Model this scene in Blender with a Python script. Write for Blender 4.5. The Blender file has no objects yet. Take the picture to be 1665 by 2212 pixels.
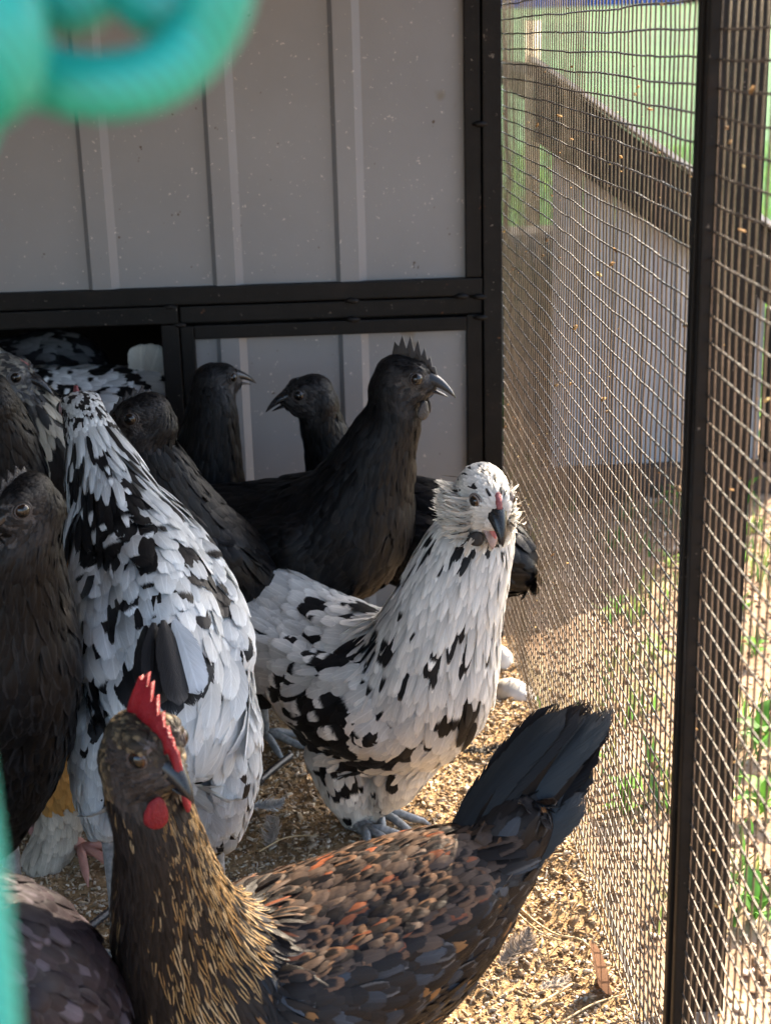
import bpy, bmesh, math, random
import numpy as np
from mathutils import Vector, Matrix, kdtree, noise as mnoise
rnd = random.Random(7); rng = np.random.default_rng(11)
SC = bpy.context.scene; COL = SC.collection
PI = math.pi
# ------------------------------------------------------------------ camera
FPX, PW, PH = 3265.8, 1665.0, 2212.0            # focal length and picture size in measuring pixels
_p, _r, _y = (math.radians(a) for a in (17.4586, -1.5268, 2.3993))
_fw = Vector((math.sin(_y)*math.cos(_p), math.cos(_y)*math.cos(_p), -math.sin(_p)))
_rt = Vector((math.cos(_y), -math.sin(_y), 0)); _up = _rt.cross(_fw)
CR = _rt*math.cos(_r) + _up*math.sin(_r); CU = -_rt*math.sin(_r) + _up*math.cos(_r); CF = _fw
CAM = Vector((-0.2475, -2.0, 0.8304))
cd = bpy.data.cameras.new('camera'); cam = bpy.data.objects.new('camera', cd); COL.objects.link(cam)
cam.matrix_world = Matrix(((CR.x, CU.x, -CF.x, CAM.x), (CR.y, CU.y, -CF.y, CAM.y), (CR.z, CU.z, -CF.z, CAM.z), (0, 0, 0, 1)))
cd.sensor_fit = 'VERTICAL'; cd.sensor_height = 36.0; cd.lens = 36.0*FPX/PH
cd.clip_start = 0.02; cd.clip_end = 300
cd.dof.use_dof = True; cd.dof.focus_distance = 1.38; cd.dof.aperture_fstop = 10.5
SC.camera = cam
def ray(x, y): return CR*(x-PW/2) + CU*(PH/2-y) + CF*FPX
def at_y(x, y, Y):
    d = ray(x, y); return CAM + d*((Y-CAM.y)/d.y)
def at_x(x, y, X=0.0):
    d = ray(x, y); return CAM + d*((X-CAM.x)/d.x)
def at_z(x, y, Z=0.0):
    d = ray(x, y); return CAM + d*((Z-CAM.z)/d.z)
_CA = np.array([CR, CU, CF]); _CP = np.array(CAM)
def to_px(P):
    q = (np.asarray(P)-_CP) @ _CA.T
    return np.stack([PW/2 + FPX*q[:, 0]/q[:, 2], PH/2 - FPX*q[:, 1]/q[:, 2]], 1)
# ------------------------------------------------------------------ sky, sun, exposure
SUN_AZ, SUN_EL = math.radians(36), math.radians(38)
W = bpy.data.worlds.new('World'); SC.world = W; W.use_nodes = True
nt = W.node_tree; nt.nodes.clear()
sky = nt.nodes.new('ShaderNodeTexSky'); sky.sky_type = 'NISHITA'; sky.sun_disc = False
sky.sun_elevation = SUN_EL; sky.sun_rotation = SUN_AZ; sky.air_density = 1.0; sky.dust_density = 2.5; sky.ozone_density = 1.0
bg = nt.nodes.new('ShaderNodeBackground'); bg.inputs['Strength'].default_value = 0.15
wo = nt.nodes.new('ShaderNodeOutputWorld'); nt.links.new(sky.outputs[0], bg.inputs[0]); nt.links.new(bg.outputs[0], wo.inputs[0])
sd = bpy.data.lights.new('sun', 'SUN'); sd.energy = 5.0; sd.angle = math.radians(0.53); sd.color = (1.0, 0.83, 0.62)
sun = bpy.data.objects.new('sun', sd); COL.objects.link(sun)
SDIR = Vector((math.sin(SUN_AZ)*math.cos(SUN_EL), math.cos(SUN_AZ)*math.cos(SUN_EL), math.sin(SUN_EL)))
sun.rotation_euler = (-SDIR).to_track_quat('-Z', 'Y').to_euler(); sun.location = (2, 4, 4)
SC.view_settings.view_transform = 'Standard'; SC.view_settings.look = 'None'
SC.view_settings.exposure = 2.5; SC.view_settings.gamma = 1.0; SC.view_settings.use_curve_mapping = False
SC.render.engine = 'CYCLES'; SC.cycles.max_bounces = 6; SC.cycles.transparent_max_bounces = 12
# ------------------------------------------------------------------ helpers
def tag(o, label=None, cat=None, group=None, kind=None):
    if label: o['label'] = label
    if cat: o['category'] = cat
    if group: o['group'] = group
    if kind: o['kind'] = kind
    return o
def empty(name, loc, label, cat, group=None):
    o = bpy.data.objects.new(name, None); COL.objects.link(o); o.location = loc; o.empty_display_size = .05
    return tag(o, label, cat, group)
def link(name, me, parent=None):
    o = bpy.data.objects.new(name, me); COL.objects.link(o)
    if parent: o.parent = parent
    return o
def npmesh(name, V, F, mat=None, smooth=False, attrs=None):
    """mesh from numpy verts (n,3) and a face array (m,k)"""
    V = np.asarray(V, np.float32); F = np.asarray(F, np.int32); m, k = F.shape
    me = bpy.data.meshes.new(name); me.vertices.add(len(V)); me.vertices.foreach_set('co', V.ravel())
    me.loops.add(m*k); me.loops.foreach_set('vertex_index', F.ravel())
    me.polygons.add(m); me.polygons.foreach_set('loop_start', np.arange(0, m*k, k, dtype=np.int32))
    me.polygons.foreach_set('loop_total', np.full(m, k, np.int32))
    if smooth: me.polygons.foreach_set('use_smooth', np.ones(m, bool))
    for n, (t, A) in (attrs or {}).items():
        a = me.attributes.new(n, t, 'POINT')
        a.data.foreach_set('color' if t == 'FLOAT_COLOR' else ('vector' if t == 'FLOAT_VECTOR' else 'value'), np.asarray(A, np.float32).ravel())
    me.update(calc_edges=True); me.validate()
    if mat: me.materials.append(mat)
    return me
class MB:
    """collects boxes, tubes, prisms into one mesh"""
    def __init__(s): s.v = []; s.f = []
    def add(s, vs, fs):
        b = len(s.v); s.v += [tuple(v) for v in vs]; s.f += [tuple(i+b for i in f) for f in fs]
    def box(s, lo, hi, bev=0.0):
        (x0, y0, z0), (x1, y1, z1) = lo, hi
        if bev <= 0:
            s.add([(x0,y0,z0),(x1,y0,z0),(x1,y1,z0),(x0,y1,z0),(x0,y0,z1),(x1,y0,z1),(x1,y1,z1),(x0,y1,z1)],
                  [(0,3,2,1),(4,5,6,7),(0,1,5,4),(1,2,6,5),(2,3,7,6),(3,0,4,7)]); return
        bm = bmesh.new(); bmesh.ops.create_cube(bm, size=1)
        for v in bm.verts: v.co = Vector(((x0+x1)/2+v.co.x*(x1-x0), (y0+y1)/2+v.co.y*(y1-y0), (z0+z1)/2+v.co.z*(z1-z0)))
        bmesh.ops.bevel(bm, geom=bm.edges[:], offset=bev, segments=2, affect='EDGES', profile=.6)
        bm.verts.index_update(); s.add([v.co for v in bm.verts], [[v.index for v in f.verts] for f in bm.faces]); bm.free()
    def tube(s, pts, rad, n=6, cap=True, flat=1.0, upv=None):
        pts = [Vector(p) for p in pts]; rad = rad if hasattr(rad, '__len__') else [rad]*len(pts)
        t = (pts[1]-pts[0]).normalized(); a = Vector(upv) if upv is not None else (Vector((0,0,1)) if abs(t.z) < .9 else Vector((1,0,0)))
        b0 = len(s.v)
        for i, p in enumerate(pts):
            t = (pts[min(i+1, len(pts)-1)]-pts[max(i-1, 0)]).normalized()
            x = t.cross(a).normalized(); a = x.cross(t).normalized()
            for k in range(n):
                q = 2*PI*k/n; s.v.append(tuple(p + (x*math.cos(q) + a*math.sin(q)*flat)*rad[i]))
        for i in range(len(pts)-1):
            for k in range(n):
                s.f.append((b0+i*n+k, b0+i*n+(k+1) % n, b0+(i+1)*n+(k+1) % n, b0+(i+1)*n+k))
        if cap:
            s.f.append(tuple(b0+k for k in reversed(range(n)))); e = b0+(len(pts)-1)*n; s.f.append(tuple(e+k for k in range(n)))
    def build(s, name, mat, parent=None, smooth=False, off=None):
        me = bpy.data.meshes.new(name)
        v = s.v if off is None else [(a-off[0], b-off[1], c-off[2]) for a, b, c in s.v]
        me.from_pydata(v, [], s.f); me.update()
        bm = bmesh.new(); bm.from_mesh(me); bmesh.ops.recalc_face_normals(bm, faces=bm.faces); bm.to_mesh(me); bm.free()
        if smooth:
            me.polygons.foreach_set('use_smooth', np.ones(len(me.polygons), bool))
        if mat: me.materials.append(mat)
        return link(name, me, parent)
# ------------------------------------------------------------------ materials
def newmat(name):
    m = bpy.data.materials.new(name); m.use_nodes = True; n = m.node_tree
    return m, n, n.nodes['Principled BSDF'], n.nodes['Material Output']
def N(n, t, **kw):
    o = n.nodes.new(t)
    for k, v in kw.items():
        if k in ('op',): o.operation = v
        elif hasattr(o, k): setattr(o, k, v)
    return o
def setin(o, **kw):
    for k, v in kw.items(): o.inputs[k.replace('_', ' ')].default_value = v
    return o
def ramp(n, fac, stops):
    r = n.nodes.new('ShaderNodeValToRGB'); n.links.new(fac, r.inputs[0]); e = r.color_ramp.elements
    while len(e) < len(stops): e.new(.5)
    for el, (p, c) in zip(e, stops): el.position = p; el.color = (*c, 1) if len(c) == 3 else c
    return r.outputs[0]
def noisy(name, stops, scale=8, detail=6, rough=.6, bump=.2, bscale=60, spec=.4, metallic=0, bdist=.004, specks=None, stretch=None, w=.6):
    """procedural colour from noise, noise bump, optional specks (scale, threshold, colour)"""
    m, n, b, out = newmat(name); L = n.links.new
    tc = N(n, 'ShaderNodeTexCoord'); src = tc.outputs['Object']
    if stretch:
        mp = N(n, 'ShaderNodeMapping'); mp.inputs['Scale'].default_value = stretch; L(src, mp.inputs[0]); src = mp.outputs[0]
    nz = setin(N(n, 'ShaderNodeTexNoise'), Scale=scale, Detail=detail, Roughness=w); L(src, nz.inputs['Vector'])
    c = ramp(n, nz.outputs['Fac'], stops)
    if specks:
        for (sc, th, colr) in specks:
            vz = setin(N(n, 'ShaderNodeTexNoise'), Scale=sc, Detail=3, Roughness=.7); L(tc.outputs['Object'], vz.inputs['Vector'])
            rm = N(n, 'ShaderNodeMapRange'); L(vz.outputs['Fac'], rm.inputs[0]); rm.inputs[1].default_value = th; rm.inputs[2].default_value = th+.03
            mx = N(n, 'ShaderNodeMix', data_type='RGBA'); L(rm.outputs[0], mx.inputs[0]); L(c, mx.inputs[6]); mx.inputs[7].default_value = (*colr, 1); c = mx.outputs[2]
    L(c, b.inputs['Base Color']); setin(b, Roughness=rough, Metallic=metallic); b.inputs['Specular IOR Level'].default_value = spec
    if bump:
        bz = setin(N(n, 'ShaderNodeTexNoise'), Scale=bscale, Detail=8, Roughness=.65); L(tc.outputs['Object'], bz.inputs['Vector'])
        bp = N(n, 'ShaderNodeBump'); bp.inputs['Strength'].default_value = bump; bp.inputs['Distance'].default_value = bdist
        L(bz.outputs['Fac'], bp.inputs['Height']); L(bp.outputs[0], b.inputs['Normal'])
    return m
M = {}
M['panel'] = noisy('panel_paint', [(.3, (.160, .164, .172)), (.55, (.184, .188, .196)), (.8, (.208, .211, .218))], 3.5, 5, .42, .05, 300, .45,
                   specks=[(45, .69, (.06, .042, .026)), (150, .675, (.42, .39, .35)), (9, .69, (.15, .135, .115))])
M['iron'] = noisy('black_iron', [(.3, (.004, .0037, .0034)), (.6, (.008, .007, .0065)), (.85, (.022, .015, .011))], 22, 8, .5, .3, 160, .16, bdist=.002,
                  specks=[(130, .675, (.13, .11, .09)), (50, .70, (.09, .04, .018))])
M['wire'] = noisy('mesh_wire', [(.3, (.05, .038, .028)), (.7, (.16, .125, .095))], 40, 4, .25, 0, spec=1.0, metallic=.5)
M['dark_in'] = noisy('inside_shade', [(.3, (.012, .01, .009)), (.7, (.022, .018, .015))], 6, 4, .9, .1, 40, .1)  # near-black boards: the shade of the interior put into their colour
M['timber'] = noisy('pale_timber', [(.3, (.42, .33, .22)), (.7, (.62, .52, .38))], 12, 6, .75, .2, 80, .2, stretch=(6, 6, 1))
M['roofing'] = noisy('roof_felt', [(.3, (.03, .028, .026)), (.7, (.06, .055, .05))], 14, 6, .8, .3, 120, .3)
M['rust_rail'] = noisy('weathered_rail', [(.3, (.035, .025, .02)), (.7, (.09, .06, .042))], 14, 6, .75, .3, 100, .3)
# ------------------------------------------------------------------ the setting: ground, bedding
def grid_sheet(name, x0, x1, y0, y1, nx, ny, zf, mat):
    X, Y = np.meshgrid(np.linspace(x0, x1, nx), np.linspace(y0, y1, ny)); Z = np.vectorize(zf)(X, Y)
    V = np.stack([X.ravel(), Y.ravel(), Z.ravel()], 1); i = np.arange(nx*ny).reshape(ny, nx)
    F = np.stack([i[:-1, :-1].ravel(), i[:-1, 1:].ravel(), i[1:, 1:].ravel(), i[1:, :-1].ravel()], 1)
    return npmesh(name, V, F, mat, True)
def ground_mat():
    m, n, b, out = newmat('ground_soil'); L = n.links.new
    g = N(n, 'ShaderNodeNewGeometry'); s = N(n, 'ShaderNodeSeparateXYZ'); L(g.outputs['Position'], s.inputs[0])
    a = setin(N(n, 'ShaderNodeTexNoise'), Scale=7, Detail=9, Roughness=.7); L(g.outputs['Position'], a.inputs['Vector'])
    c1 = ramp(n, a.outputs['Fac'], [(.28, (.13, .08, .05)), (.5, (.30, .205, .135)), (.72, (.48, .37, .27))])
    q = setin(N(n, 'ShaderNodeTexNoise'), Scale=3.0, Detail=6, Roughness=.65); L(g.outputs['Position'], q.inputs['Vector'])
    c2 = ramp(n, q.outputs['Fac'], [(.3, (.022, .075, .018)), (.55, (.045, .13, .03)), (.75, (.09, .19, .045))])
    mr = N(n, 'ShaderNodeMapRange'); L(s.outputs['Y'], mr.inputs[0]); mr.inputs[1].default_value = 1.0; mr.inputs[2].default_value = 1.9
    ad = N(n, 'ShaderNodeMath', op='ADD'); sb = N(n, 'ShaderNodeMath', op='MULTIPLY_ADD'); L(q.outputs['Fac'], sb.inputs[0]); sb.inputs[1].default_value = 2.4; sb.inputs[2].default_value = -1.3
    L(mr.outputs[0], ad.inputs[0]); L(sb.outputs[0], ad.inputs[1]); ad.use_clamp = True
    mx = N(n, 'ShaderNodeMix', data_type='RGBA'); L(ad.outputs[0], mx.inputs[0]); L(c1, mx.inputs[6]); L(c2, mx.inputs[7]); L(mx.outputs[2], b.inputs['Base Color'])
    setin(b, Roughness=.95); b.inputs['Specular IOR Level'].default_value = .15
    bz = setin(N(n, 'ShaderNodeTexNoise'), Scale=55, Detail=8, Roughness=.7); L(g.outputs['Position'], bz.inputs['Vector'])
    bp = N(n, 'ShaderNodeBump'); bp.inputs['Strength'].default_value = .7; bp.inputs['Distance'].default_value = .012; L(bz.outputs['Fac'], bp.inputs['Height']); L(bp.outputs[0], b.inputs['Normal'])
    return m
M['soil'] = ground_mat()
me = npmesh('ground', [(-150, -150, -.03), (150, -150, -.03), (150, 150, -.03), (-150, 150, -.03)], [(0, 1, 2, 3)], M['soil']); tag(link('ground', me), kind='structure')
def soil_z(x, y): return -.012 + .018*mnoise.noise((x*5, y*5, 2)) + .008*mnoise.noise((x*19, y*19, 5))
tag(link('dirt_path', grid_sheet('dirt_path', -.01, 1.6, -1.6, 4.0, 90, 220, soil_z, M['soil'])), kind='structure')
M['bed'] = noisy('bedding_litter', [(.25, (.17, .105, .05)), (.5, (.33, .215, .11)), (.75, (.50, .35, .19))], 120, 8, .95, .9, 260, .1, bdist=.006)
def bed_z(x, y):
    c = .012*mnoise.noise((x*7, y*7, 1)) + .007*mnoise.noise((x*22, y*22, 3)) + .003*mnoise.noise((x*70, y*70, 7))
    return c + .03*math.exp(-(x/.07)**2)*max(0, .6+mnoise.noise((1, y*6, 4)))*.6
tag(link('bedding', grid_sheet('bedding', -1.6, .012, -1.75, -.004, 200, 220, bed_z, M['bed'])), kind='structure')
def chips(name, P, size, flat, cols, mat, parent=None, asp=1.0):
    """many small irregular chips, one mesh; P (n,3) size (n,) flat (n,)"""
    n = len(P)
    base = np.array([(-1, -.6, -.5), (1, -.7, -.5), (.9, .6, -.5), (-.8, .7, -.5), (-.8, -.45, .5), (.75, -.5, .55), (.7, .5, .45), (-.6, .55, .5)], float)
    V = base[None]*(1+.35*(rng.random((n, 8, 3))-.5)); V[:, :, 2] *= flat[:, None]; V[:, :, 1] *= asp; V *= size[:, None, None]*.5
    a = rng.random(n)*2*PI; t = (rng.random(n)-.5)*(1.9 if asp == 1 else .9); ca, sa, ct, st = np.cos(a), np.sin(a), np.cos(t), np.sin(t)
    x, y, z = V[:, :, 0].copy(), V[:, :, 1].copy(), V[:, :, 2].copy()
    x, z = x*ct[:, None]-z*st[:, None], x*st[:, None]+z*ct[:, None]
    x, y = x*ca[:, None]-y*sa[:, None], x*sa[:, None]+y*ca[:, None]
    V = np.stack([x, y, z], 2) + P[:, None]
    fb = np.array([(0,3,2,1),(4,5,6,7),(0,1,5,4),(1,2,6,5),(2,3,7,6),(3,0,4,7)]); F = (fb[None]+8*np.arange(n)[:, None, None]).reshape(-1, 4)
    C = np.repeat(np.concatenate([cols, np.ones((n, 1))], 1), 8, 0)
    me = npmesh(name, V.reshape(-1, 3), F, mat, False, {'fa': ('FLOAT_COLOR', C)})
    return tag(link(name, me, parent), kind='stuff')
def attr_mat(name, rough=.8, spec=.2, transl=0.0, att='fa', nscale=90, nmix=.25):
    m, n, b, out = newmat(name); L = n.links.new
    a = N(n, 'ShaderNodeAttribute', attribute_name=att)
    tc = N(n, 'ShaderNodeTexCoord'); nz = setin(N(n, 'ShaderNodeTexNoise'), Scale=nscale, Detail=5, Roughness=.6); L(tc.outputs['Object'], nz.inputs['Vector'])
    mr = N(n, 'ShaderNodeMapRange'); L(nz.outputs['Fac'], mr.inputs[0]); mr.inputs[1].default_value = .25; mr.inputs[2].default_value = .75; mr.inputs[3].default_value = 1-nmix; mr.inputs[4].default_value = 1+nmix
    mx = N(n, 'ShaderNodeMix', data_type='RGBA', blend_type='MULTIPLY'); mx.inputs[0].default_value = 1; L(a.outputs['Color'], mx.inputs[6])
    cb = N(n, 'ShaderNodeCombineColor'); [L(mr.outputs[0], cb.inputs[i]) for i in range(3)]; L(cb.outputs[0], mx.inputs[7])
    L(mx.outputs[2], b.inputs['Base Color']); setin(b, Roughness=rough); b.inputs['Specular IOR Level'].default_value = spec
    if transl:
        t = N(n, 'ShaderNodeBsdfTranslucent'); L(mx.outputs[2], t.inputs[0]); ms = N(n, 'ShaderNodeMixShader'); ms.inputs[0].default_value = transl
        L(b.outputs[0], ms.inputs[1]); L(t.outputs[0], ms.inputs[2]); L(ms.outputs[0], out.inputs[0])
    return m
M['chip'] = attr_mat('shavings', .85, .15, .12)
M['blade'] = attr_mat('grass_blade', .6, .3, .45, nscale=40)
def litter(n, xr, yr, smin, smax, zf, pal, name, keep=None, asp=1.0):
    x = rng.uniform(*xr, n); y = rng.uniform(*yr, n)
    if keep is not None:
        px = to_px(np.stack([x, y, np.zeros(n)], 1)); k = (px[:, 0] > -60) & (px[:, 0] < PW+60) & (px[:, 1] < PH+80); x, y = x[k], y[k]
    s = smin + (smax-smin)*rng.random(len(x))**3.2
    z = np.array([zf(a, b) for a, b in zip(x, y)]) + s*.18
    pal = np.array(pal); ci = rng.integers(0, len(pal), len(x)); C = pal[ci]*(.65+.6*rng.random((len(x), 1)))
    return chips(name, np.stack([x, y, z], 1), s, .22+.4*rng.random(len(x)), C, M['chip'], None, asp)
SHAV = [(.48, .36, .23), (.40, .285, .17), (.56, .45, .32), (.32, .215, .125), (.48, .39, .29), (.22, .145, .085), (.60, .52, .41)]
litter(62000, (-1.0, .01), (-1.15, -.01), .0020, .0062, bed_z, SHAV, 'wood_shavings', True)
litter(14000, (-1.0, .01), (-1.15, -.01), .006, .013, bed_z, SHAV, 'wood_slivers', True, .22)
litter(700, (-.95, .008), (-1.1, -.01), .006, .013, bed_z, SHAV[:4], 'litter_clumps', True)
litter(16000, (.012, 1.0), (-1.2, 1.2), .003, .014, soil_z, [(.46, .33, .22), (.36, .25, .16), (.56, .45, .33), (.22, .14, .09)], 'soil_crumbs', True)
# ------------------------------------------------------------------ hen house behind the run
def prism_xy(m, poly, z0, z1):
    k = len(poly); m.add([(x, y, z0) for x, y in poly]+[(x, y, z1) for x, y in poly], [tuple(reversed(range(k))), tuple(range(k, 2*k))]+[(i, (i+1) % k, (i+1) % k+k, i+k) for i in range(k)])
RPX, RPZ = (-1.46, -1.14, -.62, -.10, .03), (.95, 1.36, 1.52, 1.40, 1.18)  # unseen roof outline, heights chosen for the shadow it throws into the run
def roof_z(x): return float(np.interp(x, RPX, RPZ))
house = empty('hen_house', (-.55, .4, 0), 'grey metal hen house with black iron frame and open pop door', 'hen house')
HO = tuple(house.location)
RIBS = [-.1835-.1626*k for k in range(9)]
def rib_panel(name, x0, x1, z0, ztop, parent, y=.004):
    xs = [(x0, 0.0)]
    for r in sorted(RIBS):
        for dx, d in ((-.0370, 0), (-.0310, .0065), (-.0065, .0065), (.0035, 0)):
            if x0 < r+dx < x1: xs.append((r+dx, d))
    xs.append((x1, 0.0)); v = []; f = []
    for i, (x, d) in enumerate(xs):
        zt = ztop(x) if callable(ztop) else ztop
        v += [(x, y-d, z0), (x, y-d, zt), (x, y+.002, z0), (x, y+.002, zt)]
        if i: a = 4*(i-1); b = 4*i; f += [(a, b, b+1, a+1), (a+2, a+3, b+3, b+2), (a+1, b+1, b+3, a+3), (a, a+2, b+2, b)]
    m = MB(); m.add(v, f); return m.build(name, M['panel'], parent, off=HO)
rib_panel('wall_panel', -1.35, -.0494, .519, lambda x: roof_z(x)-.03, house)
rib_panel('wall_panel', -.411, -.0494, .0, .456, house)
def hb(name, lo, hi, mat='iron', bev=.0018):
    m = MB(); m.box(lo, hi, bev); return m.build(name, M[mat], house, off=HO)
hb('frame_rail', (-1.35, -.008, .4995), (-.0275, .010, .5225))
hb('frame_rail', (-.4285, -.004, .4745), (-.0275, .011, .4968))
hb('frame_rail', (-.4110, -.008, .4530), (-.0494, .010, .4715))
hb('frame_post', (-.0494, -.007, .5235), (-.0285, .011, .93))
hb('frame_post', (-.0494, -.007, 0), (-.0285, .011, .4740))
hb('corner_post', (-.0265, -.010, 0), (-.0015, .016, .97))
hb('frame_post', (-.4290, -.008, 0), (-.4112, .010, .4710))
df = hb('door_frame', (-.4540, -.012, 0), (-.4305, .012, .4740))
hb('door_frame', (-1.0, -.012, .4755), (-.4305, .012, .4985))
for (x, z) in ((-.2, .498), (-.2, .473), (-.055, .499), (-.031, .4975), (-.43, .4735), (-.0295, .47), (-.0285, .72), (-.44, .4975)):
    c = Vector((x, -.008, z)); m = MB()
    m.tube([c+Vector((-.011, 0, 0)), c+Vector((-.004, -.001, .0004)), c+Vector((.004, -.001, -.0003)), c+Vector((.010, 0, 0))], [.0012, .0042, .0040, .001], 7)
    m.build('weld_bead', M['iron'], house, True, off=HO)
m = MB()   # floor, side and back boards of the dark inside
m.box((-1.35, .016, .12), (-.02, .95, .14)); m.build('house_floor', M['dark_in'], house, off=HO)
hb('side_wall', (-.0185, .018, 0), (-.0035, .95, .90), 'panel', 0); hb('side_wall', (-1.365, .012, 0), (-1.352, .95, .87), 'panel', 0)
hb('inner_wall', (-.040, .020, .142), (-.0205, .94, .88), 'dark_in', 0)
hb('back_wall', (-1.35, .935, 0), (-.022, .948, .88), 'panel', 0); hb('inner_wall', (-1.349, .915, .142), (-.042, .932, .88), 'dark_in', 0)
hb('leak_ceiling', (-1.36, .013, .8805), (-.004, .934, .892), 'dark_in', 0); hb('inner_wall', (-.4100, .0125, .142), (-.0415, .019, .88), 'dark_in', 0); hb('inner_wall', (-1.349, .0125, .499), (-.4105, .019, .88), 'dark_in', 0)  # unseen ceiling added to stop sun leaking in under the roof
for (xa, xb, y1) in ((.03, -.10, 1.0), (-.1005, -.62, 1.0), (-.6205, -1.14, 1.0), (-1.1405, -1.46, 1.0), (.29, .0305, .60)):
    m = MB(); z0, z1 = (roof_z(xa), roof_z(xb)) if xa < .2 else (1.06, 1.06)
    v = [(xa, -.03, z0), (xb, -.03, z1), (xb, y1, z1), (xa, y1, z0)]
    if xa > .2: z0 = 1.18; prism_xy(m, [(.0305, -.03), (.29, -.03), (.60, .33), (.60, .80), (.0305, .80)], z0, z0+.02); m.build('shade_slab', M['roofing'], house, off=HO); continue  # unseen slab, its outline and height shaped to cast shade into the run
    m.add(v + [(a, b, c+.022) for a, b, c in v], [(0,1,2,3),(7,6,5,4),(0,4,5,1),(1,5,6,2),(2,6,7,3),(3,7,4,0)])
    m.build('roof' if xa < .2 else 'shade_slab', M['roofing'], house, off=HO)
# ------------------------------------------------------------------ wire run
run = empty('wire_run', (0, -.8, 0), 'black iron run wall of rusty square wire mesh with slim posts', 'wire fence'); RO = tuple(run.location)
SP = .0172; SPV = .0148
P1a, P1b = -1.031, -1.062
def wx(y, z): return .003*mnoise.noise((y*4, z*4, 9)) + .0015*mnoise.noise((y*14, z*14, 1))
def wires(y0, y1, name):
    m = MB(); ph = rnd.random()*9
    k = 0
    zs = [.004+SP*i for i in range(59)]
    ys = []; y = y0
    while y > y1: ys.append(y); y -= SPV
    for y in ys:
        j = (rnd.random()-.5)*.0016; jj = rnd.random()*50
        m.tube([(wx(y, z)+.0005, y + j + .0008*mnoise.noise((jj, z*9, 0)), z) for z in np.linspace(-.03, 1.0, 19)], .00080, 4, False)
    nseg = max(8, int((y0-y1)/.022))
    for z in zs:
        jj = rnd.random()*90
        m.tube([(wx(y, z)-.0008, y, z + .0021*mnoise.noise((jj*.02, y*8, z*2)) + .0009*mnoise.noise((jj, y*26, 1))) for y in np.linspace(y0, y1, nseg)], .00085, 5, False)
    o = m.build(name, M['wire'], run, True, off=RO); tag(o, kind='stuff'); return o
wires(-.004, P1a+.002, 'wire_mesh'); wires(P1b-.001, -1.75, 'wire_mesh')
def rb(name, lo, hi, bev=.0015, mat='iron'):
    m = MB(); m.box(lo, hi, bev); return m.build(name, M[mat], run, off=RO)
rb('post', (-.007, P1a-.010, -.02), (.008, P1a, 1.03)); rb('post', (-.007, P1b, -.02), (.008, P1b+.009, 1.03)); rb('post_web', (.001, P1b+.0092, -.02), (.006, P1a-.0102, 1.03), 0)
rb('top_rail', (-.011, -1.80, 1.031), (.012, -.011, 1.056)); rb('bottom_rail', (.0045, -1.75, -.03), (.018, -.012, .003))
rb('front_post', (-.011, -1.785, -.02), (.012, -1.762, 1.03)); rb('front_rail', (-1.4, -1.785, .985), (-.012, -1.762, 1.008)); rb('front_post', (-1.4, -1.785, -.02), (-1.377, -1.762, .984))
rb('shade_roof', (-1.44, -1.80, 1.058), (.03, -.034, 1.070), 0, 'panel'); rb('skylight_block', (-1.43, -1.76, 0), (-1.42, -.02, 1.03), 0, 'panel')  # unseen roof and left side sheets, added to block sun and skylight
a, b = at_y(1566, 400, -.86), at_y(1648, 400, -.86)
rb('outer_post', (a.x, -.86, -.05), (b.x, -.832, 1.05))
# crumbs of dry leaf caught in the wire
n = 420; cy = -rng.random(n)*1.5; cz = rng.random(n)*.85+.05
pal = np.array([(.5, .3, .12), (.35, .2, .08), (.6, .45, .2), (.2, .13, .07)])
o = chips('caught_debris', np.stack([rng.normal(0, .001, n), cy+RO[1]*-1, cz], 1), .0012+.0045*rng.random(n)**4, .3+.5*rng.random(n), pal[rng.integers(0, 4, n)], M['chip'], run)
# ------------------------------------------------------------------ neighbouring coop beyond the wire
CY = .70
M['coopwall'] = noisy('coop_paint', [(.3, (.22, .23, .25)), (.7, (.30, .31, .33))], 5, 5, .5, .05, 200, .4)
coop = empty('small_coop', (.45, 1.0, 0), 'low coop with sloping black roof edge and grey wall beyond the wire', 'coop'); CO = tuple(coop.location)
def cz_(px, py, Y=CY): q = at_y(px, py, Y); return q.x, q.z
m = MB()
tl, tr = cz_(1150, 140), cz_(1668, 512); sl = (tr[1]-tl[1])/(tr[0]-tl[0]); th = .125
def prism_xz(m, poly, y0, y1):
    k = len(poly); v = [(x, y0, z) for x, z in poly] + [(x, y1, z) for x, z in poly]
    m.add(v, [tuple(range(k)), tuple(range(2*k-1, k-1, -1))] + [(i, i+k, (i+1) % k + k, (i+1) % k) for i in range(k)])
prism_xz(m, [tl, tr, (tr[0], tr[1]-th), (tl[0], tl[1]-th)], CY-.03, CY-.002); m.build('roof_fascia', M['iron'], coop, off=CO)
m = MB(); prism_xz(m, [(tl[0]-.01, tl[1]+.004), (tr[0]+.02, tr[1]-.004), (tr[0]+.02, tr[1]-.022), (tl[0]-.01, tl[1]-.014)], CY+.0005, CY+.9); m.build('roof', M['roofing'], coop, off=CO)
M['sun_edge'] = noisy('sunlit_edge_pale', [(.3, (.5, .48, .44)), (.7, (.72, .70, .66))], 30, 4, .45, .1, 90, .5)  # pale added strip: the roof edge's sunlit rim put into its colour
m = MB(); prism_xz(m, [(tl[0], tl[1]+.0135), (tr[0]+.015, tr[1]+.0115), (tr[0]+.015, tr[1]+.001), (tl[0], tl[1]+.005)], CY-.045, CY+.05); m.build('sunlit_edge', M['sun_edge'], coop, off=CO)
bl, br = cz_(1190, 1014), cz_(1640, 1000); zb = .055
m = MB(); n_ = 14
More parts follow.
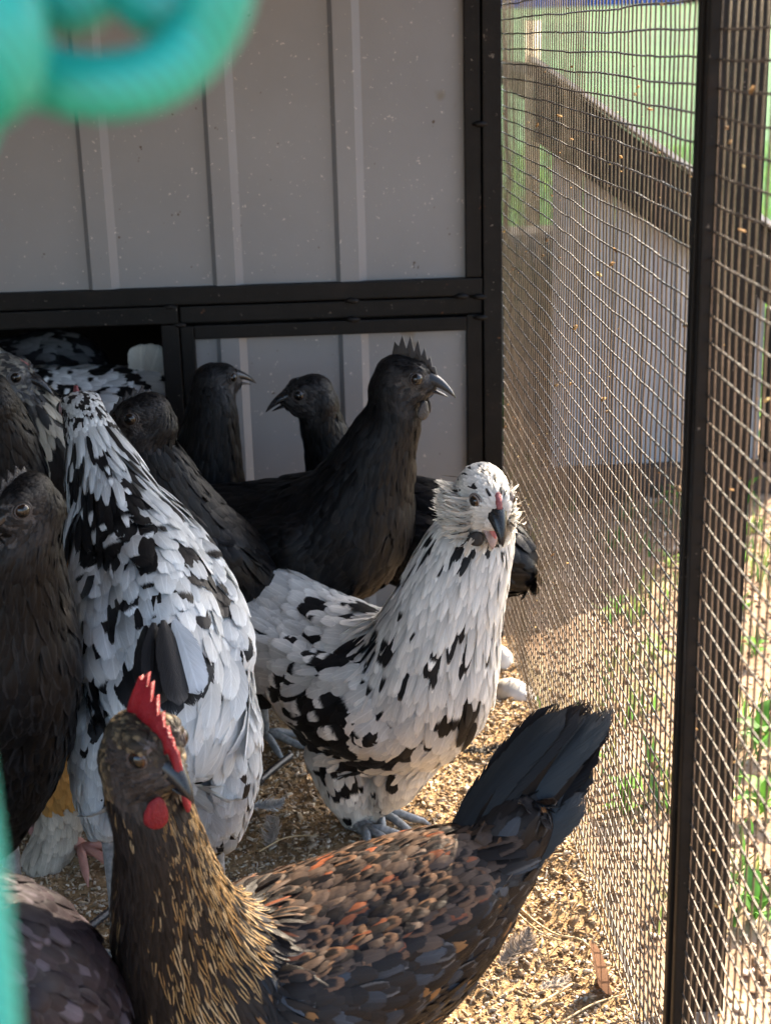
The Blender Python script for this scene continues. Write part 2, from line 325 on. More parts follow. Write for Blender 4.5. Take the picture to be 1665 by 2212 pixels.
for i in range(n_):
    x0 = bl[0]+(br[0]-bl[0])*i/n_; x1 = bl[0]+(br[0]-bl[0])*(i+1)/n_ - .002; d = .004*(i % 2)
    zt0, zt1 = tl[1]+sl*(x0-tl[0])-.03, tl[1]+sl*(x1-tl[0])-.03
    m.add([(x0, CY+.004+d, zb), (x1, CY+.004+d, zb), (x1, CY+.004+d, zt1), (x0, CY+.004+d, zt0), (x0, CY+.012+d, zb), (x1, CY+.012+d, zb), (x1, CY+.012+d, zt1), (x0, CY+.012+d, zt0)], [(0,1,2,3),(7,6,5,4),(0,3,7,4),(1,5,6,2),(3,2,6,7)])
m.build('wall_panel', M['coopwall'], coop, off=CO)
m = MB(); m.box((bl[0]-.02, CY-.02, -.02), (br[0]+.03, CY+.02, .053), .003); m.build('base_rail', M['rust_rail'], coop, off=CO)
m = MB(); m.box((br[0]+.003, CY-.016, .054), (br[0]+.03, CY+.02, tr[1]-th-.004), .003); m.build('corner_post', M['iron'], coop, off=CO)
m = MB(); m.box((bl[0]-.0, CY+.02, .0), (br[0], CY+.85, .40), 0); m.build('coop_body', M['dark_in'], coop, off=CO)
M['sun_strip'] = attr_mat('sunlit_strip', .4, .4, .75, nscale=20, nmix=.08)  # made-up translucent tube standing in for a pale sunlit strip
a, b = cz_(1133, 45, .74), cz_(1166, 150, .74); m = MB(); m.tube([((a[0]+b[0])/2-.45, -.26, .5), ((a[0]+b[0])/2-.45, -.26, a[1])], (b[0]-a[0])/2, 18)
pp = m.build('bright_strip', M['sun_strip'], coop, True, off=(0, 0, 0)); at = pp.data.attributes.new('fa', 'FLOAT_COLOR', 'POINT'); at.data.foreach_set('color', np.tile((.8, .74, .62, 1), (len(pp.data.vertices), 1)).astype(np.float32).ravel())
# ------------------------------------------------------------------ grass, weeds, hedge
def blades(n, X, Y, Zf, hmin, hmax, w, pal, name, parent=None):
    h = hmin+(hmax-hmin)*rng.random(n); a = rng.random(n)*2*PI; le = .15+.6*rng.random(n); b = a+PI/2
    Z = np.array([Zf(p, q) for p, q in zip(X, Y)]); V = np.zeros((n, 6, 3)); W_ = w*(.6+.8*rng.random(n))
    for i, (t, ww) in enumerate(((0, .8), (.55, 1.0), (1.0, .12))):
        cx = X+np.cos(a)*le*h*t*t; cy = Y+np.sin(a)*le*h*t*t; cz = Z-.004+h*t*(1-.25*le*t)
        for s, k in ((-1, 0), (1, 1)): V[:, i*2+k] = np.stack([cx+s*np.cos(b)*W_*ww*.5, cy+s*np.sin(b)*W_*ww*.5, cz], 1)
    fb = np.array([(0, 1, 3, 2), (2, 3, 5, 4)]); F = (fb[None]+6*np.arange(n)[:, None, None]).reshape(-1, 4)
    pal = np.array(pal); C = pal[rng.integers(0, len(pal), n)]*(.7+.6*rng.random((n, 1)))
    me = npmesh(name, V.reshape(-1, 3), F, M['blade'], True, {'fa': ('FLOAT_COLOR', np.repeat(np.concatenate([C, np.ones((n, 1))], 1), 6, 0))})
    return tag(link(name, me, parent), kind='stuff')
GRN = [(.06, .15, .03), (.09, .2, .04), (.045, .11, .03), (.14, .22, .06)]
n = 26000; Y = 1.25+6.5*rng.random(n)**1.6; X = .0+rng.random(n)*(.9+Y*.28)
lawn = blades(n, X, Y, lambda p, q: -.02+1.5*max(0, (q-4.5)/38) if q > 3.9 else soil_z(p, q), .03, .085, .005, GRN, 'lawn_grass'); tag(lawn, 'mown green lawn grass beyond the coop', 'grass')
cl = [(rng.uniform(.05, .75), rng.uniform(-1.15, 1.15)) for _ in range(150)]; X = []; Y = []
for c in cl:
    k = rng.integers(8, 30); X += list(rng.normal(c[0], .022, k)); Y += list(rng.normal(c[1], .022, k))
X = np.maximum(np.array(X), .02); Y = np.array(Y)
tag(blades(len(X), X, Y, soil_z, .015, .06, .0042, GRN+[(.2, .2, .07)], 'sparse_grass'), 'sparse grass tufts in the bare soil by the wire', 'grass')
def leaf_mesh(name, L_, Wd, curl, col):
    nu, nv = 7, 3; V = []; U = []
    for i in range(nu):
        u = i/(nu-1); w = Wd*math.sin(PI*(u**.8))*.5+.0008
        for j in range(nv): s = j-1; V.append((u*L_*(1-.2*curl*u), s*w, L_*(.5*u-curl*.75*u*u)+abs(s)*w*.35))
    F = [(i*nv+j, i*nv+j+1, (i+1)*nv+j+1, (i+1)*nv+j) for i in range(nu-1) for j in range(nv-1)]
    return npmesh(name, V, F, M['blade'], True, {'fa': ('FLOAT_COLOR', [(*col, 1)]*len(V))})
LEAVES = [leaf_mesh('leaf', .06, .022, .9, (.12, .28, .04)), leaf_mesh('leaf', .05, .026, .5, (.08, .22, .035)), leaf_mesh('leaf', .075, .014, 1.1, (.2, .32, .06))]
def weed(px, py, sc, k, nl, label):
    p = at_z(px, py, -.01); root = empty('weed_plant', p, label, 'weed', 'leafy weeds in the soil beyond the wire')
    for i in range(nl):
        o = link('leaf', LEAVES[(k+i) % 3] if i % 3 == 0 else LEAVES[k], root); o.rotation_euler = (rnd.uniform(-.2, .2), rnd.uniform(-.9, -.1), i*2.4+rnd.random()); s = sc*rnd.uniform(.5, .85); o.scale = (s, s, s); o.location = (0, 0, .004*i*sc)
WL = 'small leafy green weed growing in sunlit soil outside the wire'
weed(1345, 1760, 1.0, 0, 9, 'bright green long leaved weed behind the wire beside the raised brown tail')
weed(1640, 1620, 1.1, 1, 9, 'broad leaved weed outside the wire beyond the outer post')
for (x, y, s, k) in ((1445, 1230, .8, 2), (1330, 1330, .7, 0), (1600, 1330, .9, 1), (1640, 1760, 1.0, 0), (1630, 1990, 1.0, 1), (1425, 1420, .7, 2), (1610, 1090, 1.1, 1), (1630, 1420, .8, 0), (1465, 1100, 1.2, 2)): weed(x, y, s, k, 7, WL)
bush = empty('leafy_bush', at_z(1668, 1010, -.01), 'low leafy bush past the end of the small coop', 'bush')
for i in range(70):
    o = link('leaf', LEAVES[i % 2], bush); h = rnd.random(); o.location = (rnd.uniform(-.03, .16), rnd.uniform(-.1, .1), .02+.30*h); o.rotation_euler = (rnd.uniform(-1, 1), rnd.uniform(-1, .6), rnd.random()*6.3); s = rnd.uniform(.7, 1.3); o.scale = (s, s, s)
M['lawn'] = noisy('lawn_turf', [(.3, (.008, .050, .014)), (.5, (.016, .080, .020)), (.75, (.04, .13, .025))], .7, 8, .9, .6, 30, .15, bdist=.05)
def lawn_z(x, y): return -.02 + 1.5*max(0., (y-4.5)/38)**1.0 + .02*mnoise.noise((x, y, 3))
tag(link('lawn', grid_sheet('lawn', -6, 22, 3.9, 43, 40, 60, lawn_z, M['lawn'])), kind='structure')
hedge = empty('hedge', (6, 47, 1.3), 'clipped dark green hedge along the far side of the lawn', 'hedge')
n = 5000; P = np.stack([rng.uniform(-12, 16, n), rng.uniform(-.6, .6, n), rng.random(n)**.7*3.5], 1)
D1 = rng.normal(size=(n, 3)); D1 /= np.linalg.norm(D1, axis=1)[:, None]; D2 = np.cross(D1, rng.normal(size=(n, 3))); D2 /= np.linalg.norm(D2, axis=1)[:, None]
V = np.stack([P-D1*.22, P+D2*.13, P+D1*.22, P-D2*.13], 1).reshape(-1, 3); F = np.arange(4*n).reshape(-1, 4)
C = np.array(GRN)[rng.integers(0, 3, n)]*.8
tag(link('foliage', npmesh('foliage', V, F, M['blade'], False, {'fa': ('FLOAT_COLOR', np.repeat(np.concatenate([C, np.ones((n, 1))], 1), 4, 0))}), hedge), kind='stuff')
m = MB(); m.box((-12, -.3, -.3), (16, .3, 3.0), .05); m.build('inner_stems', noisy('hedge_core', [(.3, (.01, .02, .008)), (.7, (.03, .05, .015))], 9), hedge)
M['tarp'] = noisy('blue_tarp', [(.3, (.015, .05, .22)), (.7, (.04, .10, .36))], 3, 4, .4, .5, 6, .5, bdist=.1)
m = MB()
prof = [(-2.6, 0), (-2.5, .5), (-2.0, .75), (-1.2, .82), (-.3, 1.0), (.6, .93), (1.5, .98), (2.3, .7), (2.6, .3), (2.65, 0)]
prism_xz(m, prof, -.5, .5)
tp = m.build('tarp_pile', M['tarp'], smooth=False); tp.location = (8.0, 44, 1.4); tag(tp, 'blue tarpaulin over a pile at the far edge of the lawn', 'tarp')
# ------------------------------------------------------------------ feathers
def feather_mat():
    m, n, b, out = newmat('feather'); L = n.links.new
    fa = N(n, 'ShaderNodeAttribute', attribute_name='fa'); fb = N(n, 'ShaderNodeAttribute', attribute_name='fb')
    fu = N(n, 'ShaderNodeAttribute', attribute_name='fuv'); fp = N(n, 'ShaderNodeAttribute', attribute_name='fp')
    su = N(n, 'ShaderNodeSeparateXYZ'); L(fu.outputs['Vector'], su.inputs[0]); sp = N(n, 'ShaderNodeSeparateXYZ'); L(fp.outputs['Vector'], sp.inputs[0])
    def mt(op, a, b_=None, c=None, clamp=False):
        o = N(n, 'ShaderNodeMath', op=op); o.use_clamp = clamp
        for i, x in enumerate((a, b_, c)):
            if x is None: continue
            if isinstance(x, (int, float)): o.inputs[i].default_value = x
            else: L(x, o.inputs[i])
        return o.outputs[0]
    av = mt('ABSOLUTE', su.outputs['Y'])
    # barbs: stripes slanting from the shaft to the edge
    bx = mt('MULTIPLY_ADD', av, -.35, su.outputs['X'])
    cv = N(n, 'ShaderNodeCombineXYZ'); L(mt('MULTIPLY', bx, 46.0), cv.inputs[0]); L(mt('MULTIPLY', su.outputs['Y'], 1.3), cv.inputs[1]); L(mt('MULTIPLY', su.outputs['Z'], 91.0), cv.inputs[2])
    nz = setin(N(n, 'ShaderNodeTexNoise'), Scale=1.0, Detail=3, Roughness=.6); L(cv.outputs[0], nz.inputs['Vector'])
    rag = mt('MULTIPLY_ADD', nz.outputs['Fac'], .34, -.17)
    u2 = mt('ADD', su.outputs['X'], rag); v2 = mt('MULTIPLY_ADD', rag, .45, av)
    def sm(x, th, w):
        r = N(n, 'ShaderNodeMapRange', interpolation_type='SMOOTHSTEP'); L(x, r.inputs[0]); L(mt('SUBTRACT', th, w), r.inputs[1]); L(mt('ADD', th, w), r.inputs[2]); return r.outputs[0]
    k = mt('MAXIMUM', sm(u2, sp.outputs['X'], .06), sm(v2, sp.outputs['Y'], .14))
    mx = N(n, 'ShaderNodeMix', data_type='RGBA'); L(k, mx.inputs[0]); L(fa.outputs['Color'], mx.inputs[6]); L(fb.outputs['Color'], mx.inputs[7])
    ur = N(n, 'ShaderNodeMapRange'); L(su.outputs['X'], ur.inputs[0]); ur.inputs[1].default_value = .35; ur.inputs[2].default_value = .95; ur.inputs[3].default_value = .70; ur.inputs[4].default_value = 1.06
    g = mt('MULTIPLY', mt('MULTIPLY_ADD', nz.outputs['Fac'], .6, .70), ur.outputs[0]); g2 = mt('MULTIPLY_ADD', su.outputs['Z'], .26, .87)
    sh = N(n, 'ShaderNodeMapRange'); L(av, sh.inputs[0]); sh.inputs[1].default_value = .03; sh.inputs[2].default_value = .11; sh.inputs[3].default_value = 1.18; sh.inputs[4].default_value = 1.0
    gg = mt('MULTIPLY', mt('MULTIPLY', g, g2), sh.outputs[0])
    cb = N(n, 'ShaderNodeCombineColor'); [L(gg, cb.inputs[i]) for i in range(3)]
    my = N(n, 'ShaderNodeMix', data_type='RGBA', blend_type='MULTIPLY'); my.inputs[0].default_value = 1; L(mx.outputs[2], my.inputs[6]); L(cb.outputs[0], my.inputs[7])
    L(my.outputs[2], b.inputs['Base Color']); setin(b, Roughness=.40); b.inputs['Specular IOR Level'].default_value = .15
    bp = N(n, 'ShaderNodeBump'); bp.inputs['Strength'].default_value = .35; bp.inputs['Distance'].default_value = .001; L(nz.outputs['Fac'], bp.inputs['Height']); L(bp.outputs[0], b.inputs['Normal'])
    t = N(n, 'ShaderNodeBsdfTranslucent'); L(my.outputs[2], t.inputs[0]); ms = N(n, 'ShaderNodeMixShader'); L(sp.outputs['Z'], ms.inputs[0]); L(b.outputs[0], ms.inputs[1]); L(t.outputs[0], ms.inputs[2])
    # barbs part at the edge and the tip
    ed = mt('MAXIMUM', mt('MULTIPLY_ADD', av, 1.0, mt('MULTIPLY', rag, 2.6)), mt('MULTIPLY_ADD', su.outputs['X'], 1.0, mt('MULTIPLY', rag, 1.7)))
    al = mt('GREATER_THAN', ed, 1.0)
    tr = N(n, 'ShaderNodeBsdfTransparent'); m2 = N(n, 'ShaderNodeMixShader'); L(al, m2.inputs[0]); L(ms.outputs[0], m2.inputs[1]); L(tr.outputs[0], m2.inputs[2]); L(m2.outputs[0], out.inputs[0])
    return m
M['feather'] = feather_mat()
M['skin'] = attr_mat('bird_skin', .55, .35, 0, nscale=260, nmix=.35)
def _skin_bump(m, sc, st):
    n = m.node_tree; tc = N(n, 'ShaderNodeTexCoord'); v = setin(N(n, 'ShaderNodeTexVoronoi'), Scale=sc); n.links.new(tc.outputs['Object'], v.inputs['Vector'])
    bp = N(n, 'ShaderNodeBump'); bp.inputs['Strength'].default_value = st; bp.inputs['Distance'].default_value = .0012; n.links.new(v.outputs['Distance'], bp.inputs['Height']); n.links.new(bp.outputs[0], n.nodes['Principled BSDF'].inputs['Normal'])
_skin_bump(M['skin'], 520, .7)
def fleshmat(name, c, tr):
    m = noisy(name, [(.3, tuple(x*.7 for x in c)), (.7, c)], 90, 5, .5, .0, spec=.4); _skin_bump(m, 700, .6); n = m.node_tree; b = n.nodes['Principled BSDF']
    b.inputs['Subsurface Weight'].default_value = tr; b.inputs['Subsurface Radius'].default_value = (.006, .002, .001); b.inputs['Subsurface Scale'].default_value = 1.0
    if tr:
        t = N(n, 'ShaderNodeBsdfTranslucent'); t.inputs[0].default_value = (*c, 1); ms = N(n, 'ShaderNodeMixShader'); ms.inputs[0].default_value = .35
        n.links.new(b.outputs[0], ms.inputs[1]); n.links.new(t.outputs[0], ms.inputs[2]); n.links.new(ms.outputs[0], n.nodes['Material Output'].inputs[0])
    return m
M['red'] = fleshmat('red_comb', (.26, .016, .024), .25); M['pink'] = fleshmat('pink_comb', (.36, .13, .14), .2); M['blackflesh'] = fleshmat('black_comb', (.022, .019, .018), 0)
M['toe'] = fleshmat('pink_toe', (.6, .32, .26), .2)
M['horn'] = noisy('dark_beak', [(.3, (.006, .006, .0065)), (.7, (.016, .015, .0155))], 60, 4, .26, .1, 200, .35, bdist=.001)
M['hornpale'] = noisy('pale_beak_edge', [(.3, (.16, .11, .10)), (.7, (.34, .24, .21))], 60, 4, .3, .1, 200, .5, bdist=.001)
M['mouth'] = noisy('mouth_lining', [(.3, (.35, .08, .07)), (.7, (.5, .2, .18))], 60, 4, .35, 0)
M['shank'] = noisy('scaly_shank', [(.3, (.12, .13, .14)), (.7, (.3, .31, .31))], 160, 4, .5, .6, 300, .4, bdist=.002)
em, en, eb, eo = newmat('eye'); ea = N(en, 'ShaderNodeAttribute', attribute_name='fa'); en.links.new(ea.outputs['Color'], eb.inputs['Base Color']); setin(eb, Roughness=.09); eb.inputs['Specular IOR Level'].default_value = .42; eb.inputs['Coat Weight'].default_value = 0.0; eb.inputs['Coat Roughness'].default_value = .02
M['eye'] = em
def v3(a): return np.array(a, float)
def unit(a): return a/np.maximum(np.linalg.norm(a, axis=-1, keepdims=True), 1e-9)
PROF = {'contour': [.35, .78, 1.0, 1.0, .86, .42], 'hackle': [.45, .85, 1.0, .92, .68, .22], 'fluff': [.3, .8, 1.0, 1.0, .85, .5], 'hair': [.8, 1, .9, .7, .45, .1]}
def feathers_mesh(name, base, mid, tip, B, Nn, wid, prof, fa, fb, fp, off, jit=.10, arch=.22):
    n = len(base); us = np.linspace(0, 1, 6); V = np.zeros((n, 6, 3, 3)); UV = np.zeros((n, 6, 3, 3)); r = rng.random(n)
    for i, u in enumerate(us):
        c = base*((1-u)*(1-2*u)) + mid*(4*u*(1-u)) + tip*(u*(2*u-1))
        w = wid*.5*prof[:, i]*(1+jit*(rng.random(n)-.5))
        for j, s in enumerate((-1, 0, 1)):
            V[:, i, j] = c + B*(s*w)[:, None] - Nn*(abs(s)*w*arch)[:, None] - off
            UV[:, i, j] = np.stack([np.full(n, u), np.full(n, float(s)), r], 1)
    fbq = np.array([(i*3+j, i*3+j+1, (i+1)*3+j+1, (i+1)*3+j) for i in range(5) for j in range(2)])
    F = (fbq[None]+18*np.arange(n)[:, None, None]).reshape(-1, 4)
    rep = lambda A: np.repeat(A, 18, 0); one = np.ones((n, 1))
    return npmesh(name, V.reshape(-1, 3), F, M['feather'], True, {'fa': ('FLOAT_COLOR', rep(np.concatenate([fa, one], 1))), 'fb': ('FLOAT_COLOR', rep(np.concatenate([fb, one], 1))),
                  'fuv': ('FLOAT_VECTOR', UV.reshape(-1, 3)), 'fp': ('FLOAT_VECTOR', rep(fp))})
def big_feather(name, root, d, nrm, ln, wid, bend, ca, cb, tip, lace, trn, off, parent, nu=12, blunt=.62):
    """one long feather: grid with a shaft, bend along the normal and sideways curve"""
    d = unit(v3(d)); nrm = unit(v3(nrm)-d*np.dot(nrm, d)); B = np.cross(d, nrm); us = np.linspace(0, 1, nu); vs = (-1, -.5, 0, .5, 1); V = []; UV = []; r = rnd.random()
    for u in us:
        c = v3(root) + d*ln*(u-.06*u*u) + nrm*bend[0]*ln*u*u + B*bend[1]*ln*u*u
        w = wid*.5*(.16 + .84*min(1, u/.35)**.8)*(1 if u < blunt else max(.05, math.sqrt(max(0, 1-((u-blunt)/(1.0-blunt))**2.2))))*(1+.05*(rnd.random()-.5))
        for v in vs: V.append(c + B*v*w - nrm*abs(v)*w*.18 - off); UV.append((u, v, r))
    k = len(vs); F = [(i*k+j, i*k+j+1, (i+1)*k+j+1, (i+1)*k+j) for i in range(nu-1) for j in range(k-1)]; q = len(V)
    me = npmesh(name, np.array(V), F, M['feather'], True, {'fa': ('FLOAT_COLOR', [(*ca, 1)]*q), 'fb': ('FLOAT_COLOR', [(*cb, 1)]*q), 'fuv': ('FLOAT_VECTOR', np.array(UV)), 'fp': ('FLOAT_VECTOR', [(tip, lace, trn)]*q)})
    return link(name, me, parent)
_b = bmesh.new(); bmesh.ops.create_icosphere(_b, subdivisions=2, radius=1); ICO_V = np.array([v.co for v in _b.verts]); ICO_F = np.array([[v.index for v in f.verts] for f in _b.faces]); _b.free()
_b = bmesh.new(); bmesh.ops.create_icosphere(_b, subdivisions=3, radius=1); ICO3_V = np.array([v.co for v in _b.verts]); ICO3_F = np.array([[v.index for v in f.verts] for f in _b.faces]); _b.free()
def catmull(P, n):
    P = np.asarray(P, float); Q = np.concatenate([[2*P[0]-P[1]], P, [2*P[-1]-P[-2]]]); out = []; k = len(P)-1
    for t in np.linspace(0, k, n):
        i = min(int(t), k-1); f = t-i; a, b, c, d = Q[i], Q[i+1], Q[i+2], Q[i+3]
        out.append(.5*(2*b + (c-a)*f + (2*a-5*b+4*c-d)*f*f + (3*b-a-3*c+d)*f**3))
    return np.array(out), np.linspace(0, k, n)
def nz3(P, sc, seed): return np.array([mnoise.noise((p[0]*sc+seed, p[1]*sc-seed*.7, p[2]*sc+seed*1.3)) for p in P])
def in_blobs(px, blobs):
    """True where a feather root lies in one of the listed patches (x, y, rx, ry, angle)"""
    r = np.zeros(len(px), bool)
    for b in blobs:
        x, y, rx, ry = b[:4]; a = math.radians(b[4]) if len(b) > 4 else 0
        dx, dy = px[:, 0]-x, px[:, 1]-y; u = dx*math.cos(a)+dy*math.sin(a); v = -dx*math.sin(a)+dy*math.cos(a); r |= (u/rx)**2+(v/ry)**2 < 1
    return r
def jitc(c, n, k=.25): return np.asarray(c)[None]*(1+k*(rng.random((n, 1))-.5))
# style functions: return colour a, colour b, tip start, lace start, translucency
def st_black(C):
    n = C['n']; A = jitc((.0036, .0036, .0041), n, .5); br = rng.random(n) < .25; A[br] = A[br]*np.array([1.4, 1.15, .95]); B = A*1.0+np.array([.009, .0086, .0088])
    h_ = C['hl']; fc = C['small'] & (h_[:, 0] > -.008) & (np.abs(h_[:, 1]) > .005) & (h_[:, 2] < .0125); A[fc] = jitc((.016, .015, .0155), fc.sum(), .5); B[fc] = A[fc]*1.2
    return A, B, np.full(n, .97), np.where(rng.random(n) < .8, .62, 1.5), np.full(n, .04)
def mott(white, black, th, seed, sc, blobs, wblobs=(), speck=.1, headspeck=.3, use_px=True, neckb=0.0):
    def f(C):
        n = C['n']; P = C['P']; nz = nz3(P, sc, seed) + .5*nz3(P, sc*2.3, seed+5); blk = nz > th
        if use_px:
            # the tip is what shows: look the patch up where the tip lies
            blk = (blk & ~C['vis']) | in_blobs(C['px'], blobs) | (blk & C['vis'] & (rng.random(n) < speck))
            if len(wblobs): blk &= ~in_blobs(C['px'], wblobs)
        if neckb: nk2 = (C['s'] > .50) & ~C['small']; blk |= nk2 & (nz3(P, 90, seed+2)+.5*(rng.random(n)-.5) > .35-neckb)
        hk = C['small']; blk = np.where(hk, (nz3(P, 160, seed) > headspeck), blk)
        A = np.where(blk[:, None], jitc(black, n, .5), jitc(white, n, .14)); B = A*.93
        ti = np.full(n, .99); la = np.full(n, 1.6); q = rng.random(n)
        h = (q < .07) & ~blk & ~hk; B[h] = jitc(black, h.sum()); ti[h] = .60+.25*rng.random(h.sum())
        h = (q > .82) & blk & ~hk; B[h] = jitc(white, h.sum(), .1); ti[h] = .75
        tr = np.where(blk, .05, .34); return A, B, ti, la, tr
    return f
def st_brown(C):
    n = C['n']; P = C['P']; s = C['s']; px = C['px']; A = jitc((.016, .013, .012), n, .5); B = A+.012; ti = np.full(n, .98); la = np.full(n, 1.5); tr = np.full(n, .08)
    q = rng.random(n)
    neck = (s > .62) & ~C['small']; g = neck & (q < .8)
    g &= rng.random(n) < np.clip((px[:, 0]-330)/130, .07, .92)
    gold = np.array([(.42, .27, .12), (.34, .2, .08), (.5, .36, .2)])[rng.integers(0, 3, n)]
    B[g] = gold[g]; la[g] = .42+.2*rng.random(g.sum()); ti[g] = 1.2; tr[g] = .25
    hd = C['small']; A[hd] = jitc((.045, .036, .026), hd.sum(), .9); h_ = C['hl']; fc = hd & (h_[:, 0] > -.008) & (np.abs(h_[:, 1]) > .005) & (h_[:, 2] < .0125); gh = hd & (q < .4) & ~fc; B[gh] = (.16, .12, .07); ti[gh] = .5; A[fc] = jitc((.042, .036, .033), fc.sum(), .45); B[fc] = A[fc]*1.15
    back = (s < .62) & (s > .10) & (C['dors'] > .5) & ~hd; r = back & (q < .45); B[r] = np.array([(.12, .065, .038), (.15, .085, .05), (.07, .048, .036)])[rng.integers(0, 3, r.sum())]; la[r] = .55; ti[r] = .80; tr[r] = .12  # brown top feathers, lightened to carry the sunlit sheen of the back
    r = back & (q > .5) & (q < .8); A[r] = jitc((.085, .058, .043), r.sum(), .7); r = back & (q > .94); A[r] = jitc((.20, .065, .03), r.sum(), .5); B[r] = (.03, .022, .02); la[r] = .6
    side = (s < .62) & (C['dors'] <= .5) & ~hd; r = side & (q < .2); A[r] = jitc((.036, .041, .050), r.sum(), .5); B[r] = A[r]*.6; r = side & (q > .93); B[r] = (.2, .1, .04); ti[r] = .55  # some side feathers blue-grey, a sheen put into their colour
    r = side & (q > .5) & (q < .62); B[r] = (.085, .08, .078); la[r] = .65
    return A, B, ti, la, tr
def st_purple(C):
    n = C['n']; q = rng.random(n); A = jitc((.022, .016, .019), n, .6); B = A+.012; r = q < .22; A[r] = jitc((.075, .062, .075), r.sum(), .5)
    return A, B, np.full(n, .95), np.where(q < .6, .7, 1.5), np.full(n, .05)
def st_buff(C):
    n = C['n']; A = jitc((.46, .24, .07), n, .25); low = C['P'][:, 2] < .062; A[low] = jitc((.5, .44, .36), low.sum(), .3); return A, A*.9, np.full(n, .98), np.full(n, 1.6), np.full(n, .3)
def st_greyhead(C):
    n = C['n']; blk = (nz3(C['P'], 38, 3) > .0) | ((C['s'] < .6) & (rng.random(n) < .6)); A = np.where(blk[:, None], jitc((.02, .018, .017), n, .5), jitc((.40, .36, .29), n, .3)); hd = C['small']; A[hd] = np.where((nz3(C['P'][hd], 150, 4) > .05)[:, None], jitc((.05, .05, .052), hd.sum(), .5), jitc((.2, .19, .165), hd.sum(), .4))
    return A, A*.9, np.full(n, .97), np.full(n, 1.6), np.full(n, .12)
# ------------------------------------------------------------------ birds
def head_axes(yaw, pitch, roll):
    y, p, r = map(math.radians, (yaw, pitch, roll)); f = v3((math.cos(y)*math.cos(p), math.sin(y)*math.cos(p), math.sin(p)))
    s = unit(np.cross((0, 0, 1), f)); u = np.cross(f, s); s2 = s*math.cos(r)+u*math.sin(r); return f, s2, np.cross(f, s2)
def remesh(name, V, F, vox, smooth):
    me = npmesh(name, V, F); o = bpy.data.objects.new(name, me); COL.objects.link(o)
    r = o.modifiers.new('r', 'REMESH'); r.mode = 'VOXEL'; r.voxel_size = vox; r.use_smooth_shade = True
    s = o.modifiers.new('s', 'SMOOTH'); s.factor = .5; s.iterations = smooth
    dg = bpy.context.evaluated_depsgraph_get(); out = bpy.data.meshes.new_from_object(o.evaluated_get(dg)); bpy.data.objects.remove(o); bpy.data.meshes.remove(me); return out
def blob(nodes, c, ax, rad, kind, T, s, side=0, u=(0, 0, 1)): nodes.append(dict(c=v3(c), ax=ax, rad=rad, kind=kind, T=v3(T), s=s, side=side, U=v3(u)))
